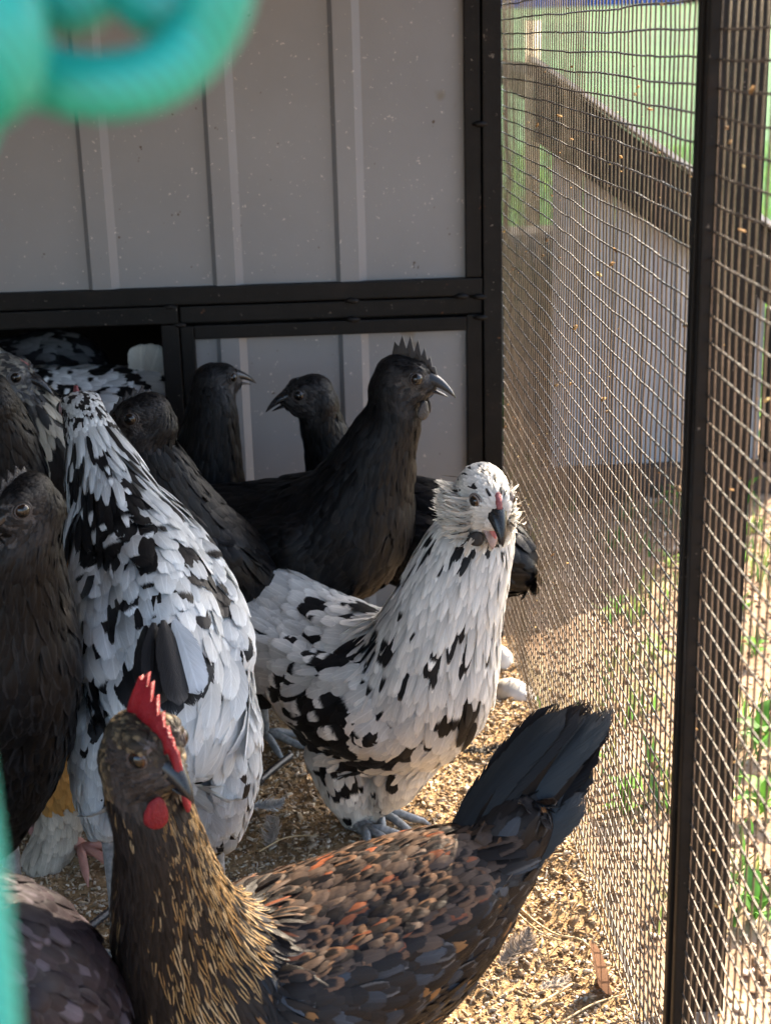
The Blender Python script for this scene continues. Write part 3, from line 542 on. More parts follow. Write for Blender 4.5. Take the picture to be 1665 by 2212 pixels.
def make_bird(name, label, cat, group, spine, head, style, bodycol, limbs=(), wing=(1.2, 3.2), tail=None, comb=None, wattle=None, horn='horn', skin=(.03, .028, .028), bare=True, lod=1.0,
              flen=1.0, hackw=1.0, hackl=1.0, eyes=1.0, eyez=.0040, beakl=1.0, primaries=None, muff=0, legs=(), legmat='shank', eyecol=(.022, .009, .004), mouth=0.0, fluffy=0.0, vox=.0033, wingw=1.0, eyeround=1.0):
    ctr = np.array([[*at_y(p[0], p[1], p[2]), p[3], p[4]] for p in spine]); hs = head['s']
    hc = v3(at_y(*head['c'])); hf, hsd, hu = head_axes(*head['rot'])
    H = lambda x, y, z: hc + (hf*x + hsd*y + hu*z)*hs
    end = H(-.012, 0, -.010); ctr = np.concatenate([ctr, [[*end, .0205*hs, .0205*hs]]])
    L_ = np.linalg.norm(np.diff(ctr[:, :3], axis=0), axis=1).sum(); ns = int(L_/.011)+2
    S, tt = catmull(ctr, ns); pos = S[:, :3]; rw, rh = np.abs(S[:, 3]), np.abs(S[:, 4]); T = unit(np.gradient(pos, axis=0)); K = len(ctr)-1
    U = np.zeros_like(T); u = v3((0, 0, 1)); 
    for i in range(ns):
        u = u - T[i]*np.dot(u, T[i])
        if i == 0 and np.linalg.norm(u) < .2: u = v3((1, 0, 0))-T[i]*T[i][0]
        u = u/np.linalg.norm(u); U[i] = u
    Sd = np.cross(U, T)   # left side
    nodes = []
    for i in range(ns): blob(nodes, pos[i], (T[i], Sd[i], U[i]), (min(rw[i], rh[i])*.92, rw[i], rh[i]), 0, -T[i], tt[i]/K, 0, U[i])
    if wing:
        for side in (1, -1):
            w0, w1 = wing; idx = [i for i in range(ns) if w0 <= tt[i] <= w1]
            for i in idx:
                f = (tt[i]-w0)/(w1-w0); hh = rh[i]*(.42+.16*f)*wingw; c = pos[i]+Sd[i]*side*rw[i]*.83+U[i]*rh[i]*(.22-.22*f)
                blob(nodes, c, (T[i], Sd[i], U[i]), (.022, rw[i]*.22+.006, hh), 3, -T[i]-v3((0, 0, .28)), tt[i]/K, side, U[i])
    for lb in limbs:
        q = np.array([[*at_y(p[0], p[1], p[2]), p[3]] for p in lb]); q, _ = catmull(q, 9); tq = unit(np.gradient(q[:, :3], axis=0))
        for i in range(9): blob(nodes, q[i, :3], (v3((1, 0, 0)), v3((0, 1, 0)), v3((0, 0, 1))), (q[i, 3],)*3, 1, tq[i], .3, 0, v3((0, 0, 1)))
    ax = (hf, hsd, hu)
    for (x, y, z), rad in (((0, 0, 0), (.0265, .0178, .0195)), ((.017, 0, -.004), (.013, .0105, .0115)), ((.004, 0, -.011), (.019, .0165, .0135)), ((-.006, 0, .003), (.0215, .0182, .018))):
        blob(nodes, H(x, y, z), ax, tuple(k*hs for k in rad), 2, -hf-hu*.3, 1.0, 0, hu)
    if bare:
        for sg in (1, -1): blob(nodes, H(.0075, sg*.0098, eyez+.0068), ax, tuple(k*hs for k in (.0115, .0075, .0058)), 2, -hf-hu*.3, 1.0, 0, hu)
    VV = []; FF = []; o = 0
    for nd in nodes:
        A = np.array(nd['ax'])*np.array(nd['rad'])[:, None]; VV.append(ICO_V@A + nd['c']); FF.append(ICO_F+o); o += len(ICO_V)
    low = [nd['c'] for nd in nodes if nd['kind'] in (0, 1)]; b0 = pos[int(ns*.4)]; root = empty(name, (b0[0], b0[1], 0), label, cat, group); OFF = v3(root.location)
    me = remesh('body', np.concatenate(VV)-OFF, np.concatenate(FF), vox, 9); nv = len(me.vertices)
    V = np.zeros(nv*3, np.float32); me.vertices.foreach_get('co', V); V = V.reshape(-1, 3).astype(float)+OFF
    Nm = np.zeros(nv*3, np.float32); me.vertices.foreach_get('normal', Nm); Nm = Nm.reshape(-1, 3).astype(float)
    nc = np.array([n_['c'] for n_ in nodes]); nr = np.array([np.mean(n_['rad'][1:]) for n_ in nodes]); nk = np.array([n_['kind'] for n_ in nodes]); nT = np.array([n_['T'] for n_ in nodes]); nS = np.array([n_['s'] for n_ in nodes]); nsd = np.array([n_['side'] for n_ in nodes]); nU = np.array([n_['U'] for n_ in nodes])
    best = np.zeros(nv, int)
    for a in range(0, nv, 4000):
        d = np.linalg.norm(V[a:a+4000, None]-nc[None], axis=2)-nr[None]*np.where(nk == 3, .9, 1.0)[None]; best[a:a+4000] = d.argmin(1)
    kd = kdtree.KDTree(nv)
    for i, p in enumerate(V): kd.insert(p, i)
    kd.balance()
    # faces
    nf = len(me.polygons); lt = np.zeros(nf, np.int32); me.polygons.foreach_get('loop_total', lt); ls = np.zeros(nf, np.int32); me.polygons.foreach_get('loop_start', ls); lv = np.zeros(len(me.loops), np.int32); me.loops.foreach_get('vertex_index', lv)
    q4 = lt == 4; FQ = np.stack([lv[ls[q4]+i] for i in range(4)], 1)
    fk = best[FQ[:, 0]]; kind = nk[fk]; s_ = nS[fk]
    hl = ((V[FQ[:, 0]]-hc) @ np.array([hf, hsd, hu]).T)/hs        # head-local coordinates
    hd = np.linalg.norm(hl*np.array([.85, 1, 1]), axis=1)
    # feather length and width by region
    ln = np.full(len(FQ), .030); wd = np.full(len(FQ), .0135)
    t_n = np.clip((s_-.52)/.40, 0, 1); nk_ = kind == 0; z = nk_ & (s_ > .52); ln[z] = (.034-.016*t_n[z])*hackl; wd[z] = (.0115-.0068*t_n[z])*hackw
    z = nk_ & (s_ < .20); ln[z] = .044+.07*(.20-s_[z]); wd[z] = .0165
    z = kind == 3; ln[z] = .036; wd[z] = .0165
    z = kind == 1; ln[z] = .024; wd[z] = .010
    ln *= flen; wd *= flen
    nearhead = (hd < .030) | (kind == 2); t_h = np.clip((hd-.018)/.016, 0, 1); z = nearhead; ln[z] = ((.0065 if bare else .0085)+.0075*t_h[z])*hs; wd[z] = ((.0027 if bare else .0021)+.0018*t_h[z])*hs
    rr = .40*np.sqrt(ln*wd)*lod
    P0 = V[FQ[:, 0]]; area = .5*np.linalg.norm(np.cross(V[FQ[:, 2]]-P0, V[FQ[:, 3]]-V[FQ[:, 1]]), axis=1)
    wgt = area/rr**2; NC = int(3.2*wgt.sum()); fi = rng.choice(len(FQ), NC, p=wgt/wgt.sum()); a, b = rng.random((2, NC, 1))
    P = (V[FQ[fi, 0]]*(1-a)+V[FQ[fi, 1]]*a)*(1-b) + (V[FQ[fi, 3]]*(1-a)+V[FQ[fi, 2]]*a)*b
    cls = np.round(np.log(rr[fi])/.22).astype(int); cell = np.exp(cls*.22)
    key = np.concatenate([np.floor(P/cell[:, None]).astype(int), cls[:, None]], 1); _, ui = np.unique(key, axis=0, return_index=True)
    P = P[ui]; fi = fi[ui]; ln = ln[fi]; wd = wd[fi]; k_ = kind[fi]; s_ = s_[fi]; node = fk[fi]; Nn = unit(Nm[FQ[fi, 0]]+Nm[FQ[fi, 2]]); small = nearhead[fi]
    hl = ((P-hc) @ np.array([hf, hsd, hu]).T)/hs; keep = np.ones(len(P), bool)
    ed = np.sqrt((hl[:, 0]-.011)**2+(hl[:, 2]-eyez)**2); near = (np.linalg.norm(hl, axis=1) < .045)
    if bare:   # bare skin of the face
        keep &= ~(near & (np.abs(hl[:, 1]) > .006) & (((hl[:, 0]+.001)/.016)**2+((hl[:, 2]+.003)/.0125)**2 < 1) & (hl[:, 0] > -.006) & (rng.random(len(P)) < .72)); keep &= ~(near & (hl[:, 0] > .008) & (hl[:, 2] > -.02) & (hl[:, 2] < .010) & (rng.random(len(P)) < .75)); keep &= ~(near & (ed < .0068) & (np.abs(hl[:, 1]) > .008))
    else: keep &= ~(near & (ed < .0062)); keep &= ~(near & (hl[:, 0] > .0235) & (hl[:, 2] > -.012)); keep &= ~(near & (hl[:, 0] > .015) & (np.abs(hl[:, 1]) < .007) & (hl[:, 2] < -.003) & (hl[:, 2] > -.020))
    P, fi, ln, wd, k_, s_, node, Nn, small = (x[keep] for x in (P, fi, ln, wd, k_, s_, node, Nn, small)); n = len(P)
    flow = nT[node].copy(); g = np.where(k_ == 1, .5, np.where((s_ < .5), .10, .18)); flow = flow-np.array([0, 0, 1])*g[:, None]; flow += rng.normal(0, 1, (n, 3))*np.where((s_ > .52) & (k_ == 0), .055, .11)[:, None]; flow = unit(flow-Nn*(flow*Nn).sum(1)[:, None])
    ln = ln*(.8+.4*rng.random(n)); wd = wd*(.85+.3*rng.random(n))
    lift = np.where(small, .0008, .0018)+ln*(.03+.07*rng.random(n)+fluffy*.12*rng.random(n)**2); lift = np.where(k_ == 1, lift*1.3, lift)
    mid = P+flow*(ln*.5)[:, None]; tip = P+flow*ln[:, None]
    def snap(Q, h):
        out = np.empty_like(Q)
        for i in range(n):
            _, j, _ = kd.find(Q[i]); nn = Nm[j]; dd = np.dot(Q[i]-V[j], nn); out[i] = Q[i]+nn*(max(h[i]-dd, -ln[i]*.35))
        return out
    mid = snap(mid, lift*.75+.0004); tip = snap(tip, lift)
    B = unit(np.cross(unit(tip-P), Nn)); ro = rng.normal(0, .11, n)[:, None]; B = B*np.cos(ro)+Nn*np.sin(ro)
    C = dict(n=n, P=tip*.35+mid*.65, s=s_, k=k_, small=small, dors=(Nn*nU[node]).sum(1), px=to_px(tip*.5+mid*.5), vis=((Nn*(_CP-P)).sum(1) > -.15*np.linalg.norm(P-_CP, axis=1)), hl=((P-hc) @ np.array([hf, hsd, hu]).T)/hs)
    fa, fb, ti, la, tr = style(C); fp = np.stack([ti, la, tr], 1)
    pf = np.array([PROF['contour']]*n); hk = (s_ > .52) & (k_ == 0) & ~small; pf[hk] = PROF['hackle']; fz = (k_ == 1) | small; pf[fz] = PROF['fluff']; mixk = hk & (s_ < .62); pf[mixk] = (np.array(PROF['hackle'])+np.array(PROF['contour']))/2
    bo = link('body', me, root); cA = np.tile((*bodycol, 1), (nv, 1)); face = (np.linalg.norm(((V-hc) @ np.array([hf, hsd, hu]).T)/hs-np.array([.006, 0, -.004]), axis=1) < .027); cA[face] = (*skin, 1) if bare else (*bodycol, 1)
    at = me.attributes.new('fa', 'FLOAT_COLOR', 'POINT'); at.data.foreach_set('color', cA.astype(np.float32).ravel()); me.materials.clear(); me.materials.append(M['skin'])
    sd_ = nsd[node]
    def sub(nm, z, par=root):
        if z.sum() < 3: return None
        return link(nm, feathers_mesh(nm, P[z], mid[z], tip[z], B[z], Nn[z], wd[z], pf[z], fa[z], fb[z], fp[z], OFF), par)
    for nm, z in (('body_plumage', ((k_ == 0) & (s_ <= .52)) | (k_ == 1)), ('neck_hackle', (k_ == 0) & (s_ > .52) & ~small), ('head_feathers', small & (k_ != 1))):
        o = sub(nm, z & ~((k_ == 1) & small) if nm != 'body_plumage' else z & ~(small & (k_ == 0)))
        if o: tag(o, kind='stuff')
    for side in (1, -1):
        z = (k_ == 3) & (sd_ == side) & ~small; w_ = sub('wing', z)
        if w_ is not None:
            tag(w_, kind='stuff')
            if primaries:
                idx = [i for i in range(ns) if wing[0] <= tt[i] <= wing[1]]; i0 = idx[0]; i1 = idx[min(len(idx)-1, len(idx)//2)]
                for q in range(primaries['n']):
                    f = q/max(1, primaries['n']-1); i = int(round(i0+(i1-i0)*f*.8)); c = pos[i]+Sd[i]*side*(rw[i]*.93+.012)+U[i]*rh[i]*(.16-.46*f)
                    col = primaries['col'][q % len(primaries['col'])]; dr = -T[i]-v3((0, 0, .22+.12*f))-Sd[i]*side*.10
                    big_feather('flight_feather', c, dr, Sd[i]*side, primaries['len']*(1-.12*f), .022, (-.10, 0.06*side), col, tuple(x*.8 for x in col), .97, 1.5, .1, OFF, w_)
    # face parts
    hm = lambda pts: [H(*p)-OFF for p in pts]
    def loft(nm, rings, mat, par):
        m_ = MB(); k = len(rings[0]); vs = [H(*p)-OFF for r_ in rings for p in r_]; fs = [(i*k+j, i*k+(j+1) % k, (i+1)*k+(j+1) % k, (i+1)*k+j) for i in range(len(rings)-1) for j in range(k)]; fs += [tuple(range(k)), tuple((len(rings)-1)*k+j for j in range(k))]
        m_.add(vs, fs); return m_.build(nm, mat, par, True)
    rings = []
    for t in np.linspace(0, 1, 9):
        cx = .017+.029*beakl*t; cz = .0008-.0135*t**2.0; hh = .0092*(1-t)**.62+.0005; hw = .0088*(1-t)**.70+.0004
        rings.append([(cx, hw*math.cos(q), cz+hh*(math.sin(q) if math.sin(q) > 0 else .45*math.sin(q))) for q in np.linspace(0, 2*PI, 13)[:-1]])
    bk = loft('beak', rings, M[horn], root)
    rings = []; ca, sa = math.cos(mouth), math.sin(mouth)
    for t in np.linspace(0, 1, 7):
        x = .014+(.0265*beakl-.0015)*t-.012; cz = (.0020 if not mouth else -.0005)-.0058*t*t; hh = .0034*(1-t)**.8+.0005; hw = .0078*(1-t)**.6+.0004; r_ = []
        for q in np.linspace(0, 2*PI, 11)[:-1]:
            px_, pz_ = x, cz+hh*(math.sin(q)*(.5 if math.sin(q) > 0 else 1)); r_.append((.012+px_*ca+pz_*sa, hw*math.cos(q), -.0085-px_*sa+pz_*ca))
        rings.append(r_)
    loft('lower_beak', rings, M['hornpale' if mouth else horn], root)
    if mouth:
        loft('tongue', [[(.012+x*ca, w_*math.cos(q), -.0060-x*sa+.001*math.sin(q)) for q in np.linspace(0, 2*PI, 9)[:-1]] for x, w_ in ((.002, .005), (.009, .0045), (.015, .003), (.019, .0006))], M['mouth'], root)
    for sg in (1, -1):
        e = H(.0112, sg*(.0150 if eyez < .005 else .0132), eyez); axo = unit(hsd*sg+hf*.42+hu*.05); r0 = .0058*hs*eyes
        Vv = ICO3_V*r0*np.array([1, 1, 1]); ang = np.degrees(np.arccos(np.clip(ICO3_V@axo, -1, 1))); cc = np.where((ang < 50)[:, None], (.004, .004, .004), np.where((ang < 68)[:, None], eyecol, (.008, .007, .006)))
        eo_ = link('eye', npmesh('eye', Vv+e-OFF, ICO3_F, M['eye'], True, {'fa': ('FLOAT_COLOR', np.concatenate([cc, np.ones((len(cc), 1))], 1))}), root)
        a1 = unit(np.cross(axo, hu)); a2 = np.cross(axo, a1)
        for rr_, tk in ((.0056, .0007), (.0072, .0007)):
            m_ = MB(); pts = [Vector(e-OFF+axo*r0*(.36 if rr_ < .006 else .08)+(a1*math.cos(q)+a2*math.sin(q)*.9*eyeround)*rr_*hs*eyes) for q in np.linspace(0, 2*PI, 21)]; m_.tube(pts, tk*hs, 6, False); o = m_.build('eyelid', None, eo_, True); o.data.materials.append(M['skin']); q_ = len(o.data.vertices); at = o.data.attributes.new('fa', 'FLOAT_COLOR', 'POINT'); at.data.foreach_set('color', np.tile((*[x*1.3 for x in skin], 1), (q_, 1)).astype(np.float32).ravel())
    if comb:
        # comb: (material, list of (x, height) along the ridge, thickness, lean)
        cm, prof_, th_, lean = comb; k = len(prof_); m_ = MB(); vs = []
        for (x, h) in prof_:
            th_ = comb[2]*rnd.uniform(.75, 1.3)
            zb_ = .0185*math.sqrt(max(0, 1-(x/.030)**2))-.003
            for y, zz in ((-th_, 0), (th_, 0), (th_*.75, h*.55), (th_*.5, h), (-th_*.5, h), (-th_*.75, h*.55)): vs.append(H(x, y+lean*zz*zz*20, zb_+zz)-OFF)
        fs = [(i*6+j, i*6+(j+1) % 6, (i+1)*6+(j+1) % 6, (i+1)*6+j) for i in range(k-1) for j in range(6)]+[tuple(range(6)), tuple((k-1)*6+j for j in range(6))]
        m_.add(vs, fs); m_.build('comb', M[cm], root, True)
    if wattle:
        wm, wl, ww = wattle
        for sg in (1, -1):
            q = ICO3_V.copy(); tz = (q[:, 2]+1)/2; q[:, 0] *= ww*(1.05-.6*tz); q[:, :] *= (1+.10*np.array([mnoise.noise(tuple(v*2.6+sg)) for v in q]))[:, None]; q[:, 1] *= .0030; q[:, 2] *= wl; q[:, 1] -= sg*.75*q[:, 0]; q = q+np.array([.0195, sg*(.0085), -.0165-wl*.88]); q[:, 1] += sg*(.006)*(1-tz)*.6
            link('wattle', npmesh('wattle', hc+(q[:, :1]*hf+q[:, 1:2]*hsd+q[:, 2:]*hu)*hs-OFF, ICO3_F, M[wm], True), root)
    if muff:
        # soft whiskers on cheeks and throat
        n2 = int(7500*muff); th_ = rng.random(n2)*2*PI; sg = np.where(rng.random(n2) < .5, 1, -1); a = rng.normal(0, 1, (n2, 2))
        base = np.stack([-.001+.007*a[:, 0], sg*(.0150+.001*rng.random(n2)), -.0125+.0055*a[:, 1]], 1); dr = np.stack([-.75+.15*a[:, 0], sg*(.75+.2*rng.random(n2)), -.55+.35*rng.normal(0, 1, n2)], 1)
        thr = rng.random(n2) < .30; nt_ = thr.sum(); base[thr] = np.stack([.004+.007*rng.normal(0, 1, nt_), .008*rng.normal(0, 1, nt_), -.0225+.002*rng.random(nt_)], 1); dr[thr] = np.stack([-.15+.3*rng.normal(0, 1, nt_), .5*rng.normal(0, 1, nt_), np.full(nt_, -1.0)], 1)
        dr = unit(dr); l2 = (.010+.011*rng.random(n2))*hs; tow = lambda A: A[:, :1]*hf+A[:, 1:2]*hsd+A[:, 2:]*hu
        b_ = hc+tow(base)*hs; d_ = tow(dr); cur = unit(rng.normal(0, 1, (n2, 3)))*.18-hf*.25-hu*.12; mi = b_+d_*(l2*.5)[:, None]; tp_ = b_+(unit(d_+cur))*l2[:, None]; nb = unit(np.cross(d_, rng.normal(0, 1, (n2, 3)))); nn = np.cross(nb, d_)
        wc = jitc((.80, .76, .69), n2, .2); bl = rng.random(n2) < .05; wc[bl] = (.1, .09, .08)
        tag(link('muff', feathers_mesh('muff', b_, mi, tp_, nb, nn, (.0007+.0030*rng.random(n2)**3)*hs, np.tile(PROF['hackle'], (n2, 1)), wc, wc*.95, np.tile((.99, 1.6, .5), (n2, 1)), OFF), root), kind='stuff')
    # tail feathers
    if tail:
        tb = v3(at_y(*tail['base'])) if 'base' in tail else pos[1]; d0 = unit(v3(at_y(*tail['tip']))-tb); ln0 = tail.get('len') or np.linalg.norm(v3(at_y(*tail['tip']))-tb)
        lat = unit(v3(tail['lat'])-d0*np.dot(tail['lat'], d0)); upv = np.cross(lat, d0); upv = upv if upv[2] > 0 else -upv
        for q in range(tail['n']):
            f = q/(tail['n']-1)*2-1; an = math.radians(tail['spread'])*f; side = (-1)**q; dq = d0*math.cos(an)+upv*math.sin(an)+lat*side*tail.get('open', .06); nrm = lat*side + upv*rnd.uniform(-.75, .75)
            col = tail['col'](q) if callable(tail['col']) else tail['col']
            big_feather('tail_feather', tb+upv*f*tail.get('root', .012)+lat*side*.006*rnd.random(), dq, nrm if np.dot(nrm, _CP-tb) > 0 else -nrm, ln0*(1-.06*rnd.random())*(1.0-.10*f if f > 0 else 1+.32*f), tail.get('w', .03), (tail.get('bend', -.08)*rnd.uniform(.6, 1.3), tail.get('curve', .0)+.05*f), col[0], col[1], col[2], col[3], .1, OFF, root, blunt=.7)
    for (px, py, Y, fx, fy) in legs:
        hk_ = v3(at_y(px, py, Y)); ft = v3((hk_[0]+fx, hk_[1]+fy, .012)); m_ = MB()
        m_.tube([Vector(hk_+v3((0, 0, .05))-OFF), Vector(hk_-OFF), Vector((hk_*.5+ft*.5)-OFF), Vector(ft+v3((0, 0, .006))-OFF)], [.010, .0085, .0068, .0075], 9); lg = m_.build('leg', M[legmat], root, True)
        hd_ = unit(v3((T[int(ns*.35)][0], T[int(ns*.35)][1], 0)))
        for an, l in ((0, .058), (38, .048), (-38, .048), (180, .026)):
            c, s2 = math.cos(math.radians(an)), math.sin(math.radians(an)); d = v3((hd_[0]*c-hd_[1]*s2, hd_[0]*s2+hd_[1]*c, 0)); m_ = MB()
            m_.tube([Vector(ft+v3((0, 0, .004))-OFF), Vector(ft+d*l*.4+v3((0, 0, .004))-OFF), Vector(ft+d*l*.8-v3((0, 0, .003))-OFF), Vector(ft+d*l-v3((0, 0, .005))-OFF), Vector(ft+d*(l+.010)-v3((0, 0, .011))-OFF)], [.0055, .0048, .0045, .0032, .0006], 7); m_.build('toe', M[legmat], lg, True)
    return root
WHITE = (.78, .77, .74); BLK = (.012, .0115, .012)
SPIKES = [(.028, .002), (.025, .006), (.0225, .004), (.020, .011), (.0178, .006), (.0145, .016), (.012, .0075), (.008, .021), (.0055, .009), (.001, .023), (-.0015, .0105), (-.006, .023), (-.0085, .013), (-.0125, .018), (-.014, .004)]
def cs(k, flat=1.0): return [(x, h*k) for x, h in SPIKES]
GB = 'black hens crowded by the house wall'
# main spotted hen
B9 = [(782, 1298, 58, 14, -42), (670, 1307, 36, 15, 20), (575, 1291, 22, 5), (615, 1392, 46, 9, -52), (670, 1381, 20, 11, -40), (686, 1426, 28, 22), (744, 1408, 10, 17), (797, 1412, 14, 26), (820, 1426, 11, 13), (814, 1352, 6, 14), (586, 1480, 8, 28, 15), (620, 1467, 5, 14, 20),
      (690, 1560, 66, 56), (735, 1612, 30, 30), (640, 1605, 60, 30, 20), (600, 1590, 30, 24), (930, 1462, 20, 36, 8), (1012, 1383, 22, 20), (1000, 1446, 13, 22), (972, 1407, 10, 14), (915, 1557, 19, 10, -25), (958, 1586, 15, 11), (886, 1628, 42, 11, -25), (820, 1650, 30, 9), (707, 1675, 22, 17), (762, 1672, 25, 22), (742, 1714, 30, 18), (852, 1700, 14, 7, -20), (1004, 1580, 14, 30), (1018, 1533, 10, 30), (1053, 1436, 5, 20),
      (937, 1193, 9, 6, -30), (912, 1185, 8, 5, -30), (1012, 1181, 13, 7, -30), (975, 1218, 8, 15), (900, 1235, 6, 12, 30), (1000, 1260, 7, 13), (945, 1250, 6, 14, 20), (866, 1262, 6, 20, 40), (985, 1130, 6, 4), (1040, 1290, 6, 10), (880, 1330, 6, 16, 15), (905, 1300, 5, 12)]
make_bird('mottled_hen', 'white hen with black spots and fluffy cheeks, beak open, beside the wire', 'hen', None,
    [(520, 1285, -.36, .034, .036), (600, 1345, -.40, .058, .060), (705, 1435, -.45, .074, .080), (815, 1492, -.51, .076, .090), (910, 1470, -.555, .066, .080), (960, 1340, -.573, .055, .058), (1001, 1220, -.575, .046, .046), (1030, 1140, -.572, .036, .036)],
    dict(c=(1048, 1074, -.60), rot=(-74, -22, -4), s=1.34), mott((.80, .77, .715), BLK, .42, 3.0, 26, B9, [(1040, 1350, 45, 60), (860, 1530, 50, 40)], speck=.16, headspeck=.42), (.55, .53, .5),
    limbs=[[(740, 1610, -.50, .042), (757, 1695, -.51, .030), (774, 1765, -.52, .0125)], [(890, 1600, -.55, .036), (855, 1680, -.54, .024), (818, 1735, -.53, .011)]], wing=(1.0, 3.6),
    tail=dict(base=(505, 1275, -.35), tip=(420, 1190, -.27), lat=(1, .3, 0), n=8, spread=28, col=lambda q: ((WHITE if q % 3 else BLK), BLK, .8, 1.5), w=.028),
    comb=('pink', [(.0245, .001), (.022, .0035), (.0195, .0022), (.017, .0042), (.0145, .003), (.012, .001)], .0026, 0), wattle=('blackflesh', .006, .006), bare=False, skin=(.13, .11, .10), muff=1.0, eyecol=(.05, .025, .01), mouth=.50,
    primaries=dict(n=5, len=.085, col=[BLK, BLK, BLK, WHITE, BLK]), legs=[(780, 1795, -.525, .004, -.02), (808, 1770, -.50, .006, -.01)], fluffy=.25, flen=1.25, hackw=.85, hackl=1.15, eyes=.8, eyez=.0065, beakl=.85)
# spotted hen turned away
B8 = [(292, 1142, 70, 26, 20), (200, 1150, 40, 70), (232, 1205, 30, 16), (432, 1258, 36, 20, 15), (311, 1227, 22, 18), (367, 1297, 30, 12), (178, 1404, 14, 38), (232, 1358, 26, 24), (199, 1511, 18, 22), (326, 1432, 36, 62), (207, 1574, 20, 38), (427, 1503, 20, 44), (519, 1624, 9, 22), (490, 1524, 8, 22), (448, 1345, 14, 30, -20), (300, 1060, 10, 50, -20), (240, 1020, 8, 40), (160, 1080, 8, 40), (345, 1200, 30, 8, 20), (400, 1215, 26, 8, 20), (480, 1300, 9, 40, -15), (380, 1340, 26, 8, 10), (265, 1300, 22, 12), (300, 1330, 26, 9), (410, 1160, 14, 6, 30), (280, 1500, 14, 30), (530, 1440, 6, 30)]
make_bird('mottled_hen', 'spotted hen turned away showing its back and streaked nape', 'hen', None,
    [(385, 1590, -.80, .044, .054), (372, 1490, -.78, .060, .070), (350, 1370, -.73, .063, .076), (312, 1240, -.665, .056, .066), (260, 1120, -.61, .043, .047), (222, 1015, -.57, .033, .034), (196, 935, -.55, .025, .026)],
    dict(c=(180, 896, -.53), rot=(112, 12, 0), s=1.12), mott((.66, .68, .68), BLK, .30, 8.0, 24, B8, [(420, 1430, 24, 46), (310, 1470, 18, 20), (240, 1440, 40, 34), (320, 1290, 40, 14)], speck=.20, headspeck=.05, neckb=.18), (.4, .4, .4),
    limbs=[[(455, 1560, -.78, .042), (467, 1670, -.77, .036), (464, 1775, -.76, .025)], [(262, 1560, -.79, .040), (240, 1660, -.78, .032), (236, 1755, -.77, .022)]], wing=(1.2, 4.0),
    tail=dict(base=(345, 1345, -.835), tip=(372, 1540, -.885), lat=(0, -1, .3), n=7, spread=13, col=lambda q: ((BLK if q not in (1, 6) else (.62, .65, .68)), ((.03, .03, .03) if q not in (1, 6) else (.5, .52, .55)), .9, 1.4), w=.024, len=.085, bend=-.02),
    comb=('pink', [(.030, .001), (.028, .008), (.024, .010), (.019, .008), (.014, .001)], .0025, 0), skin=(.3, .2, .2), primaries=dict(n=6, len=.10, col=[(.62, .65, .68), (.6, .63, .66), BLK, (.62, .65, .68)]), legs=[(464, 1800, -.76, 0, 0), (236, 1780, -.77, 0, 0)], fluffy=.3, flen=1.3, hackw=.7, hackl=1.4)
# brown and black hen in front
TBL = ((.0055, .005, .0055), (.016, .0145, .015), .95, 1.2)
make_bird('brown_hen', 'dark brown hen with golden neck streaks, red comb and raised black tail', 'hen', None,
    [(1125, 1775, -.925, .020, .026), (1045, 1880, -.93, .034, .040), (955, 1945, -.94, .055, .060), (820, 2030, -.95, .072, .080), (660, 2110, -.965, .080, .088), (500, 2150, -.99, .074, .084), (400, 2045, -1.02, .048, .056), (360, 1910, -1.045, .036, .038), (340, 1800, -1.06, .0275, .029)],
    dict(c=(318, 1622, -1.075), rot=(-47, -10, 6), s=1.22), st_brown, (.02, .017, .015), wing=(1.6, 4.6), flen=.84,
    tail=dict(base=(980, 1935, -.94), tip=(1292, 1462, -.90), lat=(-.35, -1, 0.1), n=17, spread=5, col=lambda q: (TBL if q % 4 else ((.018, .022, .026), (.035, .036, .038), .9, 1.0)), w=.031, root=.022, open=.03, curve=.10, bend=-.06),  # every fourth tail feather bluish, a painted sheen
    comb=('red', [(.030, .003), (.0265, .008), (.0245, .007), (.022, .0105), (.020, .009), (.0175, .013), (.015, .0105), (.012, .017), (.009, .0125), (.005, .022), (.002, .016), (-.002, .026), (-.0045, .0215), (-.0075, .029), (-.0105, .024), (-.0125, .026), (-.0145, .012), (-.016, .002)], .0026, .6), wattle=('red', .0105, .0066), skin=(.055, .045, .042), eyecol=(.04, .014, .006),
    hackw=.62, hackl=1.3, eyez=.0085, beakl=.78, legs=[(560, 2380, -.98, 0, 0), (800, 2370, -.95, 0, 0)], fluffy=.15, horn='horn')
